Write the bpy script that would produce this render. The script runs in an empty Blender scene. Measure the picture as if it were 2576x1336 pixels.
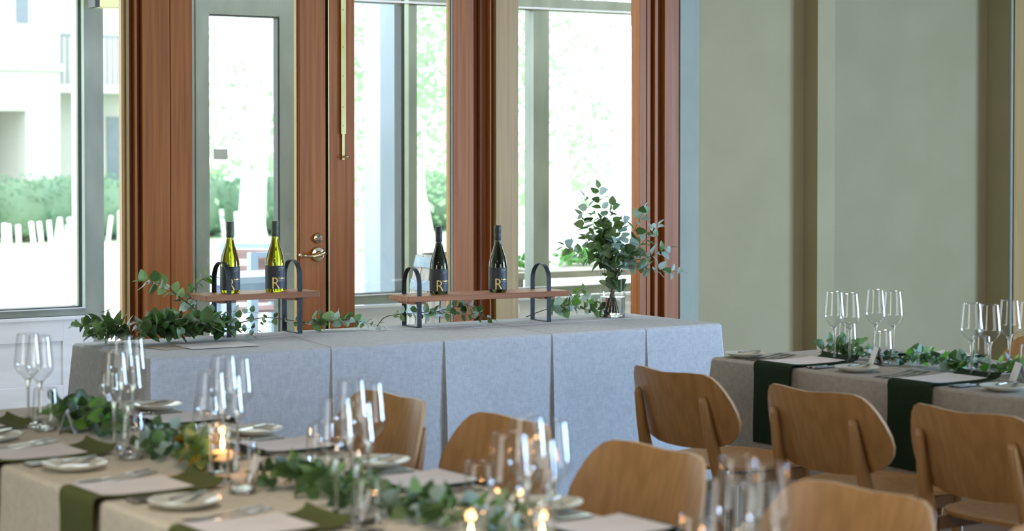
import bpy, bmesh, math, random
from mathutils import Vector, Matrix
from math import sin, cos, pi, radians, sqrt, exp, atan2

random.seed(7)
SC = bpy.context.scene
COL = SC.collection

# ------------------------------------------------------------------ camera
PITCH, YAW, FPX, YPP, EYE = 0.0235, 0.5916, 5172.8, 491.6, 1.5716
cd = bpy.data.cameras.new('camera')
cam = bpy.data.objects.new('camera', cd); COL.objects.link(cam)
cam.location = (0, 0, EYE)
cam.rotation_euler = (pi / 2 - PITCH, 0, -YAW)
cd.sensor_fit = 'HORIZONTAL'; cd.sensor_width = 36.0
cd.lens = FPX / 2576 * 36.0
cd.shift_y = -(668 - YPP) / 2576
cd.clip_start = 0.1; cd.clip_end = 400
cd.dof.use_dof = True; cd.dof.focus_distance = 9.35; cd.dof.aperture_fstop = 3.1
SC.camera = cam

# ------------------------------------------------------------------ sky, sun, window and fill light, exposure
w = bpy.data.worlds.new('sky'); SC.world = w; w.use_nodes = True
bg = w.node_tree.nodes['Background']
bg.inputs[0].default_value = (0.86, 0.94, 1.0, 1); bg.inputs[1].default_value = 5.6

def area(name, loc, rot, sx, sy, power, col):
    l = bpy.data.lights.new(name, 'AREA'); l.shape = 'RECTANGLE'; l.size = sx; l.size_y = sy
    l.energy = power; l.color = col
    o = bpy.data.objects.new(name, l); COL.objects.link(o); o.location = loc; o.rotation_euler = rot
    return o
# daylight coming through the openings behind and to the right of the camera
area('daylight_rear', (6.3, -3.3, 1.75), (radians(90), 0, 0), 5.0, 2.3, 22, (0.50, 0.70, 1.0))
for yy in (1.75, 3.4): area('daylight_right', (12.2, yy, 1.6), (radians(90), 0, radians(90)), 1.15, 2.3, 560, (0.36, 0.61, 1.0))
area('warm_fill_left', (-2.75, 3.4, 1.6), (radians(90), 0, radians(-90)), 2.4, 2.3, 42, (1.0, 0.90, 0.68))  # added warm fill for faces turned left, chiefly the front table
for i, p in enumerate([(1.2, 1.6, 8), (1.6, 3.6, 28), (5.5, 6.6, 15)]):
    area('ceiling_fill_light', (p[0], p[1], 2.9), (0, 0, 0), 0.45, 0.45, p[2], (1.0, 0.88, 0.74))  # unseen lights without fixtures, placed to brighten front table and pier corner

vs = SC.view_settings
vs.view_transform = 'Standard'; vs.look = 'None'; vs.gamma = 1.0; vs.exposure = 0.0
try: vs.use_curve_mapping = False
except Exception: pass
cy = SC.cycles
cy.max_bounces = 10; cy.diffuse_bounces = 4; cy.glossy_bounces = 5; cy.transmission_bounces = 10
cy.transparent_max_bounces = 24; cy.caustics_reflective = False; cy.caustics_refractive = False
cy.sample_clamp_indirect = 3.0; cy.sample_clamp_direct = 0; cy.use_denoising = True

# ------------------------------------------------------------------ materials
def nt(name):
    m = bpy.data.materials.new(name); m.use_nodes = True
    t = m.node_tree; return m, t, t.nodes['Principled BSDF']
def C4(c): return (c[0], c[1], c[2], 1)
def noise_mat(name, c1, c2, scale=(20, 20, 20), nscale=1.0, detail=3, rough=0.6, bump=0.0, bdist=0.002, metal=0.0, lo=0.35, hi=0.65, spec=0.5, trans=0.0, sss=0.0, coord='Object'):
    m, t, b = nt(name); N = t.nodes; L = t.links
    tc = N.new('ShaderNodeTexCoord'); mp = N.new('ShaderNodeMapping'); mp.inputs['Scale'].default_value = scale
    no = N.new('ShaderNodeTexNoise'); no.inputs['Scale'].default_value = nscale; no.inputs['Detail'].default_value = detail
    cr = N.new('ShaderNodeValToRGB'); cr.color_ramp.elements[0].position = lo; cr.color_ramp.elements[1].position = hi
    cr.color_ramp.elements[0].color = C4(c1); cr.color_ramp.elements[1].color = C4(c2)
    L.new(tc.outputs[coord], mp.inputs[0]); L.new(mp.outputs[0], no.inputs['Vector']); L.new(no.outputs[0], cr.inputs[0])
    L.new(cr.outputs[0], b.inputs['Base Color'])
    b.inputs['Roughness'].default_value = rough; b.inputs['Metallic'].default_value = metal
    b.inputs['Specular IOR Level'].default_value = spec
    if trans: b.inputs['Transmission Weight'].default_value = trans
    if bump:
        bp = N.new('ShaderNodeBump'); bp.inputs['Strength'].default_value = bump; bp.inputs['Distance'].default_value = bdist
        L.new(no.outputs[0], bp.inputs['Height']); L.new(bp.outputs[0], b.inputs['Normal'])
    return m
def plain(name, c, rough=0.5, metal=0.0, spec=0.5):
    return noise_mat(name, [x * 0.94 for x in c], [min(1, x * 1.05) for x in c], (9, 9, 9), rough=rough, metal=metal, spec=spec)
def thin_glass(name, tint=(1, 1, 1), base=0.05, gain=0.85, power=4.0, rough=0.02):
    m = bpy.data.materials.new(name); m.use_nodes = True; t = m.node_tree; N = t.nodes; L = t.links; N.clear()
    out = N.new('ShaderNodeOutputMaterial'); mx = N.new('ShaderNodeMixShader'); tr = N.new('ShaderNodeBsdfTransparent'); gl = N.new('ShaderNodeBsdfGlossy')
    tr.inputs[0].default_value = C4(tint); gl.inputs['Roughness'].default_value = rough
    lw = N.new('ShaderNodeLayerWeight'); lw.inputs[0].default_value = 0.5
    po = N.new('ShaderNodeMath'); po.operation = 'POWER'; po.inputs[1].default_value = power
    ml = N.new('ShaderNodeMath'); ml.operation = 'MULTIPLY_ADD'; ml.inputs[1].default_value = gain; ml.inputs[2].default_value = base
    ml.use_clamp = True
    L.new(lw.outputs['Facing'], po.inputs[0]); L.new(po.outputs[0], ml.inputs[0]); L.new(ml.outputs[0], mx.inputs[0])
    L.new(tr.outputs[0], mx.inputs[1]); L.new(gl.outputs[0], mx.inputs[2]); L.new(mx.outputs[0], out.inputs[0])
    return m
def solid_glass(name, c=(1, 1, 1), ior=1.5, rough=0.0):
    m, t, b = nt(name); b.inputs['Base Color'].default_value = C4(c); b.inputs['Roughness'].default_value = rough
    b.inputs['Transmission Weight'].default_value = 1.0; b.inputs['IOR'].default_value = ior
    return m
def emis(name, c, s):
    m, t, b = nt(name); b.inputs['Base Color'].default_value = C4(c); b.inputs['Emission Color'].default_value = C4(c); b.inputs['Emission Strength'].default_value = s
    return m
def wood_mat(name, c1, c2, axis='Z', rough=0.45, bump=0.15):
    s = {'Z': (60, 60, 1.6), 'X': (1.6, 60, 60), 'Y': (60, 1.6, 60)}[axis]
    m = noise_mat(name, c1, c2, s, detail=6, rough=rough, bump=bump, bdist=0.0008, lo=0.3, hi=0.72, spec=0.22)
    return m
def cloth_mat(name, c1, c2):
    m, t, b = nt(name); N = t.nodes; L = t.links
    tc = N.new('ShaderNodeTexCoord')
    outs = []
    for s in ((900, 900, 70), (70, 70, 900), (70, 900, 70), (900, 70, 70)):
        mp = N.new('ShaderNodeMapping'); mp.inputs['Scale'].default_value = s
        no = N.new('ShaderNodeTexNoise'); no.inputs['Scale'].default_value = 0.55; no.inputs['Detail'].default_value = 1
        L.new(tc.outputs['Object'], mp.inputs[0]); L.new(mp.outputs[0], no.inputs['Vector']); outs.append(no.outputs[0])
    a = N.new('ShaderNodeMath'); a.operation = 'ADD'; L.new(outs[0], a.inputs[0]); L.new(outs[1], a.inputs[1])
    a2 = N.new('ShaderNodeMath'); a2.operation = 'ADD'; L.new(outs[2], a2.inputs[0]); L.new(outs[3], a2.inputs[1])
    a3 = N.new('ShaderNodeMath'); a3.operation = 'ADD'; L.new(a.outputs[0], a3.inputs[0]); L.new(a2.outputs[0], a3.inputs[1])
    a4 = N.new('ShaderNodeMath'); a4.operation = 'MULTIPLY'; a4.inputs[1].default_value = 0.25; L.new(a3.outputs[0], a4.inputs[0])
    cr = N.new('ShaderNodeValToRGB'); cr.color_ramp.elements[0].position = 0.4; cr.color_ramp.elements[1].position = 0.6
    cr.color_ramp.elements[0].color = C4(c1); cr.color_ramp.elements[1].color = C4(c2)
    L.new(a4.outputs[0], cr.inputs[0]); L.new(cr.outputs[0], b.inputs['Base Color'])
    bp = N.new('ShaderNodeBump'); bp.inputs['Strength'].default_value = 0.25; bp.inputs['Distance'].default_value = 0.001
    L.new(a4.outputs[0], bp.inputs['Height']); L.new(bp.outputs[0], b.inputs['Normal'])
    b.inputs['Roughness'].default_value = 0.9; b.inputs['Specular IOR Level'].default_value = 0.15
    return m
def leaf_mat(name, c1, c2, rough=0.45, tr=0.25, trc=None):
    m, t, b = nt(name); N = t.nodes; L = t.links
    tc = N.new('ShaderNodeTexCoord'); oi = N.new('ShaderNodeObjectInfo')
    no = N.new('ShaderNodeTexNoise'); no.inputs['Scale'].default_value = 2.0
    ad = N.new('ShaderNodeMath'); ad.operation = 'ADD'; mu = N.new('ShaderNodeMath'); mu.operation = 'MULTIPLY'; mu.inputs[1].default_value = 0.5
    L.new(tc.outputs['Object'], no.inputs['Vector']); L.new(no.outputs[0], ad.inputs[0]); L.new(oi.outputs['Random'], ad.inputs[1]); L.new(ad.outputs[0], mu.inputs[0])
    cr = N.new('ShaderNodeValToRGB'); cr.color_ramp.elements[0].position = 0.25; cr.color_ramp.elements[1].position = 0.75
    cr.color_ramp.elements[0].color = C4(c1); cr.color_ramp.elements[1].color = C4(c2)
    L.new(mu.outputs[0], cr.inputs[0]); L.new(cr.outputs[0], b.inputs['Base Color']); b.inputs['Roughness'].default_value = rough
    tl = N.new('ShaderNodeBsdfTranslucent'); mx = N.new('ShaderNodeMixShader'); mx.inputs[0].default_value = tr
    hs = N.new('ShaderNodeHueSaturation'); hs.inputs['Value'].default_value = 1.6; hs.inputs['Saturation'].default_value = 1.1
    L.new(cr.outputs[0], hs.inputs['Color']); L.new(hs.outputs[0], tl.inputs[0])
    L.new(b.outputs[0], mx.inputs[1]); L.new(tl.outputs[0], mx.inputs[2]); L.new(mx.outputs[0], N['Material Output'].inputs[0])
    return m

M = {}
M['wood'] = wood_mat('cedar_joinery', (0.245, 0.073, 0.013), (0.39, 0.132, 0.026), 'Z')
M['wood_pale'] = wood_mat('pale_cedar_edge', (0.36, 0.225, 0.08), (0.46, 0.30, 0.12), 'Z', rough=0.4)
M['wood_shaded'] = wood_mat('shaded_cedar', (0.13, 0.040, 0.014), (0.24, 0.075, 0.026), 'Z')  # cedar with the shade of grooves and recesses put into its colour
M['board'] = wood_mat('jarrah_board', (0.22, 0.090, 0.042), (0.38, 0.175, 0.09), 'X', rough=0.5)
M['beech'] = noise_mat('beech_ply', (0.36, 0.192, 0.070), (0.45, 0.25, 0.098), (40, 40, 3), detail=4, rough=0.36, bump=0.03, bdist=0.0005)
M['beech_edge'] = plain('beech_ply_edge', (0.62, 0.42, 0.24), 0.4)
M['wall'] = noise_mat('warm_white_plaster', (0.365, 0.31, 0.175), (0.39, 0.33, 0.19), (3, 3, 3), rough=0.85, spec=0.2)
M['trim'] = noise_mat('white_gloss_trim', (0.33, 0.345, 0.28), (0.36, 0.375, 0.305), (4, 4, 4), rough=0.8, spec=0.15)
M['ext_white'] = noise_mat('exterior_white_board', (0.44, 0.46, 0.50), (0.50, 0.52, 0.56), (2, 2, 12), rough=0.6)
M['greyframe'] = noise_mat('grey_green_frame', (0.15, 0.18, 0.16), (0.21, 0.24, 0.215), (6, 6, 2), rough=0.35)
M['greyframe_lt'] = plain('pale_green_bead', (0.42, 0.52, 0.42), 0.35)
M['gasket'] = plain('black_gasket', (0.012, 0.018, 0.02), 0.5)
M['brass'] = noise_mat('aged_brass', (0.52, 0.40, 0.15), (0.66, 0.53, 0.24), (20, 20, 3), rough=0.3, metal=1.0)
M['nickel'] = plain('polished_nickel', (0.78, 0.66, 0.44), 0.12, 1.0)
M['steel'] = plain('polished_cutlery', (0.34, 0.33, 0.31), 0.16, 1.0)
M['black_metal'] = noise_mat('black_steel_strap', (0.012, 0.016, 0.02), (0.025, 0.032, 0.038), (30, 30, 30), rough=0.55, spec=0.35)
M['cloth'] = cloth_mat('linen_cloth', (0.40, 0.41, 0.42), (0.51, 0.52, 0.53))
M['cloth_near'] = cloth_mat('linen_cloth_front', (0.50, 0.45, 0.36), (0.62, 0.565, 0.465))
M['cloth_right'] = cloth_mat('linen_cloth_dim', (0.31, 0.285, 0.25), (0.41, 0.38, 0.335))  # same linen as the front table, weaker light put into its colour
M['napkin'] = noise_mat('lit_green_linen', (0.072, 0.085, 0.026), (0.10, 0.115, 0.042), (300, 300, 300), rough=0.9, spec=0.15, bump=0.1)  # green linen lightened as if lit, for the camera-side napkins
M['napkin_dk'] = noise_mat('dark_green_linen', (0.010, 0.022, 0.010), (0.018, 0.036, 0.018), (300, 300, 300), rough=0.9, spec=0.15, bump=0.1)
M['paper'] = noise_mat('cream_paper', (0.62, 0.585, 0.575), (0.67, 0.635, 0.62), (8, 8, 8), rough=0.8, spec=0.2)
M['card'] = plain('white_card', (0.68, 0.68, 0.70), 0.7)
M['china'] = plain('glazed_china', (0.60, 0.60, 0.52), 0.12)
M['thin'] = thin_glass('thin_stemware_glass', (0.985, 0.99, 0.985), 0.05, 0.90, 3.1, 0.02)
M['rim'] = thin_glass('glass_rim', (0.9, 0.93, 0.92), 0.35, 0.5, 1.5, 0.06)
M['clear'] = solid_glass('clear_glass')
M['water'] = solid_glass('water', (0.97, 1.0, 0.99), 1.33)
M['pane'] = thin_glass('window_pane', (0.97, 0.985, 0.97), 0.03, 0.7, 5.0, 0.0)
M['bottle_green'] = solid_glass('olive_bottle_glass', (0.34, 0.37, 0.02), 1.40)
M['bottle_dark'] = solid_glass('dark_bottle_glass', (0.02, 0.03, 0.012), 1.5)
M['capsule'] = plain('matt_bottle_capsule', (0.045, 0.055, 0.03), 0.5)
M['capsule_dk'] = plain('black_bottle_capsule', (0.012, 0.018, 0.014), 0.45)
M['label'] = plain('charcoal_label', (0.022, 0.028, 0.028), 0.55)
M['gold'] = noise_mat('gold_foil', (0.62, 0.45, 0.16), (0.76, 0.58, 0.24), (90, 90, 90), rough=0.4, metal=0.6)
M['labeltext'] = plain('pale_label_print', (0.42, 0.42, 0.34), 0.7)
M['stem'] = plain('brown_twig', (0.11, 0.075, 0.045), 0.7)
M['stem_g'] = plain('green_twig', (0.12, 0.14, 0.06), 0.6)
M['leaf_silver'] = leaf_mat('silver_eucalyptus_leaf', (0.24, 0.34, 0.28), (0.38, 0.48, 0.43), 0.45, 0.40)
M['leaf_mid'] = leaf_mat('green_eucalyptus_leaf', (0.085, 0.16, 0.055), (0.19, 0.28, 0.12), 0.45, 0.38)
M['leaf_dark'] = leaf_mat('dark_garland_leaf', (0.028, 0.065, 0.018), (0.075, 0.14, 0.04))
M['leaf_bright'] = leaf_mat('fresh_green_leaf', (0.06, 0.19, 0.02), (0.14, 0.33, 0.05))
M['leaf_candlelit'] = leaf_mat('candlelit_leaf', (0.22, 0.13, 0.008), (0.38, 0.21, 0.015))  # candle glow put into the leaf colour
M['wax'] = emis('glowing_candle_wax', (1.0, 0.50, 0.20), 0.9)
M['flame'] = emis('candle_flame', (1.0, 0.62, 0.28), 14)
M['bulb'] = emis('warm_lamp_glass', (1.0, 0.72, 0.42), 5)
M['floor'] = None
M['ground'] = noise_mat('pale_gravel_ground', (0.66, 0.66, 0.58), (0.80, 0.80, 0.76), (1.2, 1.2, 1.2), detail=6, rough=0.95)
M['grass'] = noise_mat('pale_grass', (0.30, 0.42, 0.26), (0.55, 0.62, 0.45), (3, 3, 3), detail=5, rough=0.95)  # pale mottled green
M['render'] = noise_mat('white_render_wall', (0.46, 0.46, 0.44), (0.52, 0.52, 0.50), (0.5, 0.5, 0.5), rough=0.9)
M['shadewall'] = plain('shade_grey', (0.20, 0.23, 0.25), 0.7)  # shade of the garage recess put into its colour; railing shares it
M['darkglass'] = plain('distant_window_glass', (0.14, 0.18, 0.22), 0.2)
M['hedge'] = leaf_mat('hedge_leaf', (0.10, 0.20, 0.13), (0.20, 0.31, 0.21), 0.7, 0.3)
M['gum'] = leaf_mat('gum_tree_leaf', (0.15, 0.26, 0.15), (0.34, 0.46, 0.30), 0.7, 0.4)
M['bark'] = noise_mat('white_gum_bark', (0.62, 0.64, 0.66), (0.82, 0.82, 0.80), (6, 6, 0.8), detail=5, rough=0.9)
M['stake'] = plain('white_vine_guard', (0.85, 0.87, 0.88), 0.6)
M['blue_paint'] = noise_mat('pale_blue_paint', (0.25, 0.33, 0.46), (0.31, 0.39, 0.52), (4, 4, 1), rough=0.6)
M['post_blue'] = noise_mat('blue_grey_post', (0.30, 0.37, 0.48), (0.36, 0.43, 0.54), (5, 5, 1), rough=0.6)
M['slat_red'] = wood_mat('red_brown_slat', (0.22, 0.13, 0.13), (0.32, 0.20, 0.20), 'X', rough=0.7)
M['barrel'] = noise_mat('weathered_oak', (0.26, 0.27, 0.27), (0.46, 0.44, 0.42), (40, 40, 2), detail=5, rough=0.8, bump=0.2)
M['hoop'] = noise_mat('galvanised_hoop', (0.17, 0.24, 0.31), (0.25, 0.32, 0.39), (14, 14, 14), rough=0.45, metal=0.3)
M['tabletop'] = noise_mat('grey_weathered_table', (0.24, 0.22, 0.20), (0.34, 0.32, 0.29), (3, 30, 30), rough=0.7)
M['deck'] = noise_mat('pale_verandah_floor', (0.42, 0.42, 0.40), (0.52, 0.52, 0.50), (2, 2, 2), rough=0.7)
M['lampbox'] = emis('lit_lamp_box', (0.42, 0.43, 0.22), 0.35)
M['grey_square'] = plain('even_grey', (0.30, 0.33, 0.33), 0.7)
M['kraft'] = plain('kraft_paper', (0.40, 0.33, 0.26), 0.8)
M['ceiling'] = plain('off_white_ceiling', (0.42, 0.39, 0.33), 0.9)
M['leaf_fresh'] = leaf_mat('outdoor_herb_leaf', (0.06, 0.24, 0.06), (0.16, 0.40, 0.12), 0.5, 0.3)

# ------------------------------------------------------------------ builders
def tag(o, label=None, cat=None, group=None, kind=None):
    if label: o['label'] = label
    if cat: o['category'] = cat
    if group: o['group'] = group
    if kind: o['kind'] = kind
    return o
def empty(name, loc=(0, 0, 0), rz=0.0):
    o = bpy.data.objects.new(name, None); COL.objects.link(o); o.location = loc; o.rotation_euler = (0, 0, rz)
    o.empty_display_size = 0.05
    return o
class MB:
    def __init__(s): s.v = []; s.f = []; s.m = []; s.cur = 0
    def add(s, vs, fs):
        b = len(s.v); s.v += [tuple(v) for v in vs]; s.f += [tuple(b + i for i in f) for f in fs]; s.m += [s.cur] * len(fs)
        return s
    def box(s, x0, x1, y0, y1, z0, z1):
        return s.add([(x0, y0, z0), (x1, y0, z0), (x1, y1, z0), (x0, y1, z0), (x0, y0, z1), (x1, y0, z1), (x1, y1, z1), (x0, y1, z1)],
                     [(0, 3, 2, 1), (4, 5, 6, 7), (0, 1, 5, 4), (1, 2, 6, 5), (2, 3, 7, 6), (3, 0, 4, 7)])
    def prism(s, poly, z0, z1):
        n = len(poly)
        vs = [(p[0], p[1], z0) for p in poly] + [(p[0], p[1], z1) for p in poly]
        return s.add(vs, [tuple(range(n))[::-1], tuple(range(n, 2 * n))] + [(i, (i + 1) % n, n + (i + 1) % n, n + i) for i in range(n)])
    def lathe(s, prof, n=32, cx=0, cy=0, cap0=False, cap1=False):
        vs = []
        for r, z in prof:
            for i in range(n):
                a = 2 * pi * i / n; vs.append((cx + r * cos(a), cy + r * sin(a), z))
        fs = []
        for k in range(len(prof) - 1):
            for i in range(n):
                j = (i + 1) % n; fs.append((k * n + i, k * n + j, (k + 1) * n + j, (k + 1) * n + i))
        if cap0: fs.append(tuple(range(n))[::-1])
        if cap1: fs.append(tuple((len(prof) - 1) * n + i for i in range(n)))
        return s.add(vs, fs)
    def tube(s, pts, rad, n=6, caps=True):
        pts = [Vector(p) for p in pts]; N = len(pts)
        if not hasattr(rad, '__len__'): rad = [rad] * N
        vs = []; up = Vector((0.13, 0.27, 1)).normalized()
        for i, p in enumerate(pts):
            d = (pts[min(i + 1, N - 1)] - pts[max(i - 1, 0)])
            if d.length < 1e-9: d = Vector((0, 0, 1))
            d.normalize(); a = d.cross(up)
            if a.length < 1e-3: a = d.cross(Vector((1, 0, 0)))
            a.normalize(); b = d.cross(a)
            for k in range(n):
                t = 2 * pi * k / n; vs.append(p + (a * cos(t) + b * sin(t)) * rad[i])
        fs = []
        for i in range(N - 1):
            for k in range(n):
                j = (k + 1) % n; fs.append((i * n + k, i * n + j, (i + 1) * n + j, (i + 1) * n + k))
        if caps: fs += [tuple(range(n))[::-1], tuple((N - 1) * n + k for k in range(n))]
        return s.add(vs, fs)
    def mesh(s, name, mats, smooth=False):
        me = bpy.data.meshes.new(name); me.from_pydata(s.v, [], s.f)
        if not isinstance(mats, (list, tuple)): mats = [mats]
        for m in mats: me.materials.append(m)
        me.polygons.foreach_set('material_index', s.m)
        if smooth: me.polygons.foreach_set('use_smooth', [True] * len(s.f))
        bm = bmesh.new(); bm.from_mesh(me); bmesh.ops.recalc_face_normals(bm, faces=bm.faces); bm.to_mesh(me); bm.free()
        me.update(); return me
    def build(s, name, mats, parent=None, smooth=False, loc=None, rot=None, bevel=0.0, sharp=None):
        o = bpy.data.objects.new(name, s.mesh(name, mats, smooth)); COL.objects.link(o)
        if parent: o.parent = parent
        if loc: o.location = loc
        if rot: o.rotation_euler = rot
        if bevel:
            b = o.modifiers.new('edge', 'BEVEL'); b.width = bevel; b.segments = 2; b.limit_method = 'ANGLE'
        if sharp:
            try: o.data.set_sharp_from_angle(angle=radians(sharp))
            except Exception: pass
        return o
def dup(o, parent=None, loc=None, rz=None):
    c = o.copy(); COL.objects.link(c)
    if parent: c.parent = parent
    if loc is not None: c.location = loc
    if rz is not None: c.rotation_euler = (0, 0, rz)
    for ch in list(o.children): dup(ch, c)
    return c
def struct(name, mb, mat, parent=None, **k):
    o = mb.build(name, mat, parent, **k)
    if not parent: o['kind'] = 'structure'
    return o

# ------------------------------------------------------------------ room shell
WY = 8.75                      # plane of the window wall
X0, X1, Y0, Y1, ZC = -3.0, 12.6, -3.6, WY, 3.1
def floor_mat():
    m, t, b = nt('dark_timber_floor'); N = t.nodes; L = t.links
    tc = N.new('ShaderNodeTexCoord'); mp = N.new('ShaderNodeMapping'); mp.inputs['Scale'].default_value = (2, 60, 60)
    no = N.new('ShaderNodeTexNoise'); no.inputs['Scale'].default_value = 1; no.inputs['Detail'].default_value = 5
    cr = N.new('ShaderNodeValToRGB'); cr.color_ramp.elements[0].color = (0.045, 0.016, 0.008, 1); cr.color_ramp.elements[1].color = (0.12, 0.05, 0.03, 1)
    L.new(tc.outputs['Object'], mp.inputs[0]); L.new(mp.outputs[0], no.inputs['Vector']); L.new(no.outputs[0], cr.inputs[0]); L.new(cr.outputs[0], b.inputs['Base Color'])
    b.inputs['Roughness'].default_value = 0.4
    return m
M['floor'] = floor_mat()
fl = struct('floor', MB().box(X0, X1, Y0, Y1 + 0.6, -0.12, -0.02), M['floor'])
plank = MB().box(-1.2, 1.2, -0.068, 0.068, -0.02, 0.0).mesh('plank', M['floor'])
k = 0
for j in range(30):            # boards of the part of the floor that shows between the chairs
    for i in range(2):
        o = bpy.data.objects.new('plank', plank); COL.objects.link(o); o.parent = fl
        o.location = (4.4 + i * 2.404 - (j % 3) * 0.7, 3.4 + j * 0.1385, 0); k += 1
struct('ceiling', MB().box(X0, X1, Y0, Y1 + 0.6, ZC, ZC + 0.1), M['ceiling'])
def wall_with_holes(name, axis, at, th, a0, a1, holes, mat):
    mb = MB(); a = a0
    def bx(u0, u1, z0, z1):
        if axis == 'X': mb.box(at, at + th, u0, u1, z0, z1)
        else: mb.box(u0, u1, at, at + th, z0, z1)
    for (h0, h1, z0, z1) in holes:
        bx(a, h0, 0, ZC)
        if z0 > 0: bx(h0, h1, 0, z0)
        bx(h0, h1, z1, ZC); a = h1
    bx(a, a1, 0, ZC)
    return struct(name, mb, mat)
wall_with_holes('wall_left', 'X', X0 - 0.15, 0.15, Y0, Y1, [(2.2, 4.6, 0.45, 2.75)], M['wall'])
wall_with_holes('wall_right', 'X', X1, 0.15, Y0, Y1, [(0.8, 4.4, 0.45, 2.75)], M['wall'])
wall_with_holes('wall_front', 'Y', Y0 - 0.15, 0.15, X0, X1, [(3.8, 8.8, 0.6, 2.9)], M['wall'])

# wall to the right of the glazing: plaster with a projecting pier and the return of a door casing
struct('wall_back', MB().box(7.095, 7.867, WY, WY + 0.2, 0, ZC), M['wall'])
struct('wall_pier', MB().box(7.867, 7.998, 8.632, 9.30, 0, ZC), M['wall'])
struct('wall_recess', MB().box(7.998, 9.719, 9.10, 9.30, 0, ZC), M['wall'])
struct('wall_return', MB().box(9.719, X1, 8.915, 9.30, 0, ZC), M['wall'])
struct('trim_1', MB().box(9.719, 9.737, 8.897, 8.914, 0, 2.9), M['trim'])
struct('trim_2', MB().box(9.737, 9.745, 8.902, 8.914, 0, 2.9), M['gasket'])
struct('door_3', MB().box(9.746, 10.30, 8.893, 8.914, 0, 2.9), M['wood_pale'])
# header over all the glazing
struct('wall_header', MB().box(X0, 7.095, WY, WY + 0.2, 2.62, ZC), M['wall'])
struct('wall_end', MB().box(X0, 2.95, WY, WY + 0.2, 0, 2.62), M['wall'])  # out-of-view wall, widened to keep light off the buffet's left end

# vertical members of the joinery, (x0, x1, front offset towards the room, material, depth)
def vert(mb, x0, x1, y0, y1): mb.box(x0, x1, y0, y1, 0.0, 2.62)
def members(name, rows, kind_parent=None):
    root = empty(name, (rows[0][1], WY, 0)); root['kind'] = 'structure'
    for (nm, x0, x1, yf, yb, mat) in rows:
        m = MB(); m.box(x0 - rows[0][1], x1 - rows[0][1], -yf, yb, 0, 2.62)
        m.build(nm, M[mat], root, bevel=0.002)
    return root
members('trim_3', [
    ('jamb_edge', 3.734, 3.752, 0.018, 0.012, 'wood_pale'),
    ('jamb_strip', 3.7535, 3.768, 0.026, 0.02, 'wood_pale'),
    ('moulding', 3.769, 3.790, 0.008, 0.04, 'wood_shaded'),
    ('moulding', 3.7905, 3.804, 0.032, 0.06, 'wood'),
    ('moulding', 3.8045, 3.828, 0.004, 0.08, 'wood_shaded'),
    ('casing', 3.829, 3.966, 0.03, 0.12, 'wood')])
# ---- door 1: the leaf with the lever
d1 = empty('door_1', (3.972, WY, 0)); d1['kind'] = 'structure'
def part(root, nm, x0, x1, yf, yb, z0, z1, mat, bev=0.0015):
    return MB().box(x0 - root.location.x, x1 - root.location.x, -yf, yb, z0, z1).build(nm, M[mat], root, bevel=bev)
part(d1, 'stile', 3.973, 4.083, 0.022, 0.03, 0.02, 2.6, 'wood')
part(d1, 'stile', 4.640, 4.782, 0.022, 0.03, 0.02, 2.6, 'wood')
part(d1, 'glazing_bead', 4.627, 4.6315, 0.016, 0.01, 0.25, 2.5, 'wood_pale')
part(d1, 'glazing_bead', 4.633, 4.6385, 0.020, 0.01, 0.25, 2.5, 'wood')
part(d1, 'glazing_bead', 4.0835, 4.087, 0.016, 0.01, 0.25, 2.5, 'wood_pale')
part(d1, 'bottom_rail', 4.083, 4.640, 0.022, 0.03, 0.02, 0.25, 'wood')
part(d1, 'top_rail', 4.083, 4.640, 0.022, 0.03, 2.5, 2.6, 'wood')
part(d1, 'pane', 4.087, 4.628, -0.004, 0.008, 0.25, 2.5, 'pane', 0)
part(d1, 'astragal', 4.7825, 4.7955, 0.000, 0.03, 0.02, 2.6, 'gasket')
part(d1, 'weather_strip', 4.7955, 4.8015, 0.024, 0.03, 0.02, 2.6, 'brass', 0)
# lever handle with rose, and the deadbolt above it
hx, hz = 4.735 - 3.972, 1.056
r = MB(); r.lathe([(0.0, 0), (0.034, 0.0), (0.0355, 0.004), (0.032, 0.011), (0.018, 0.013), (0.016, 0.02), (0.0, 0.02)], 36)
rose = r.build('door_handle', M['nickel'], d1, smooth=True, loc=(hx, -0.022, hz), rot=(radians(90), 0, 0), sharp=50)
lv = MB()
pts = [(0.006, 0.002, 0.040), (0.020, 0.008, 0.044), (0.012, 0.010, 0.050), (-0.008, 0.0, 0.050), (-0.040, -0.008, 0.048), (-0.085, -0.004, 0.047), (-0.122, 0.002, 0.045)]
lv.tube(pts, [0.006, 0.009, 0.0105, 0.0095, 0.0075, 0.006, 0.005], 12)
lv.tube([(0, 0, 0.01), (0, 0, 0.046)], 0.010, 14)
lv.build('lever', M['nickel'], rose, smooth=True)
r = MB(); r.lathe([(0.0, 0), (0.024, 0.0), (0.025, 0.004), (0.022, 0.011), (0.0, 0.013)], 32)
db = r.build('deadbolt', M['nickel'], d1, smooth=True, loc=(hx, -0.022, hz + 0.077), rot=(radians(90), 0, 0), sharp=50)
MB().box(-0.014, 0.014, -0.004, 0.004, 0.012, 0.024).build('thumb_turn', M['nickel'], db, bevel=0.002)
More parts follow.
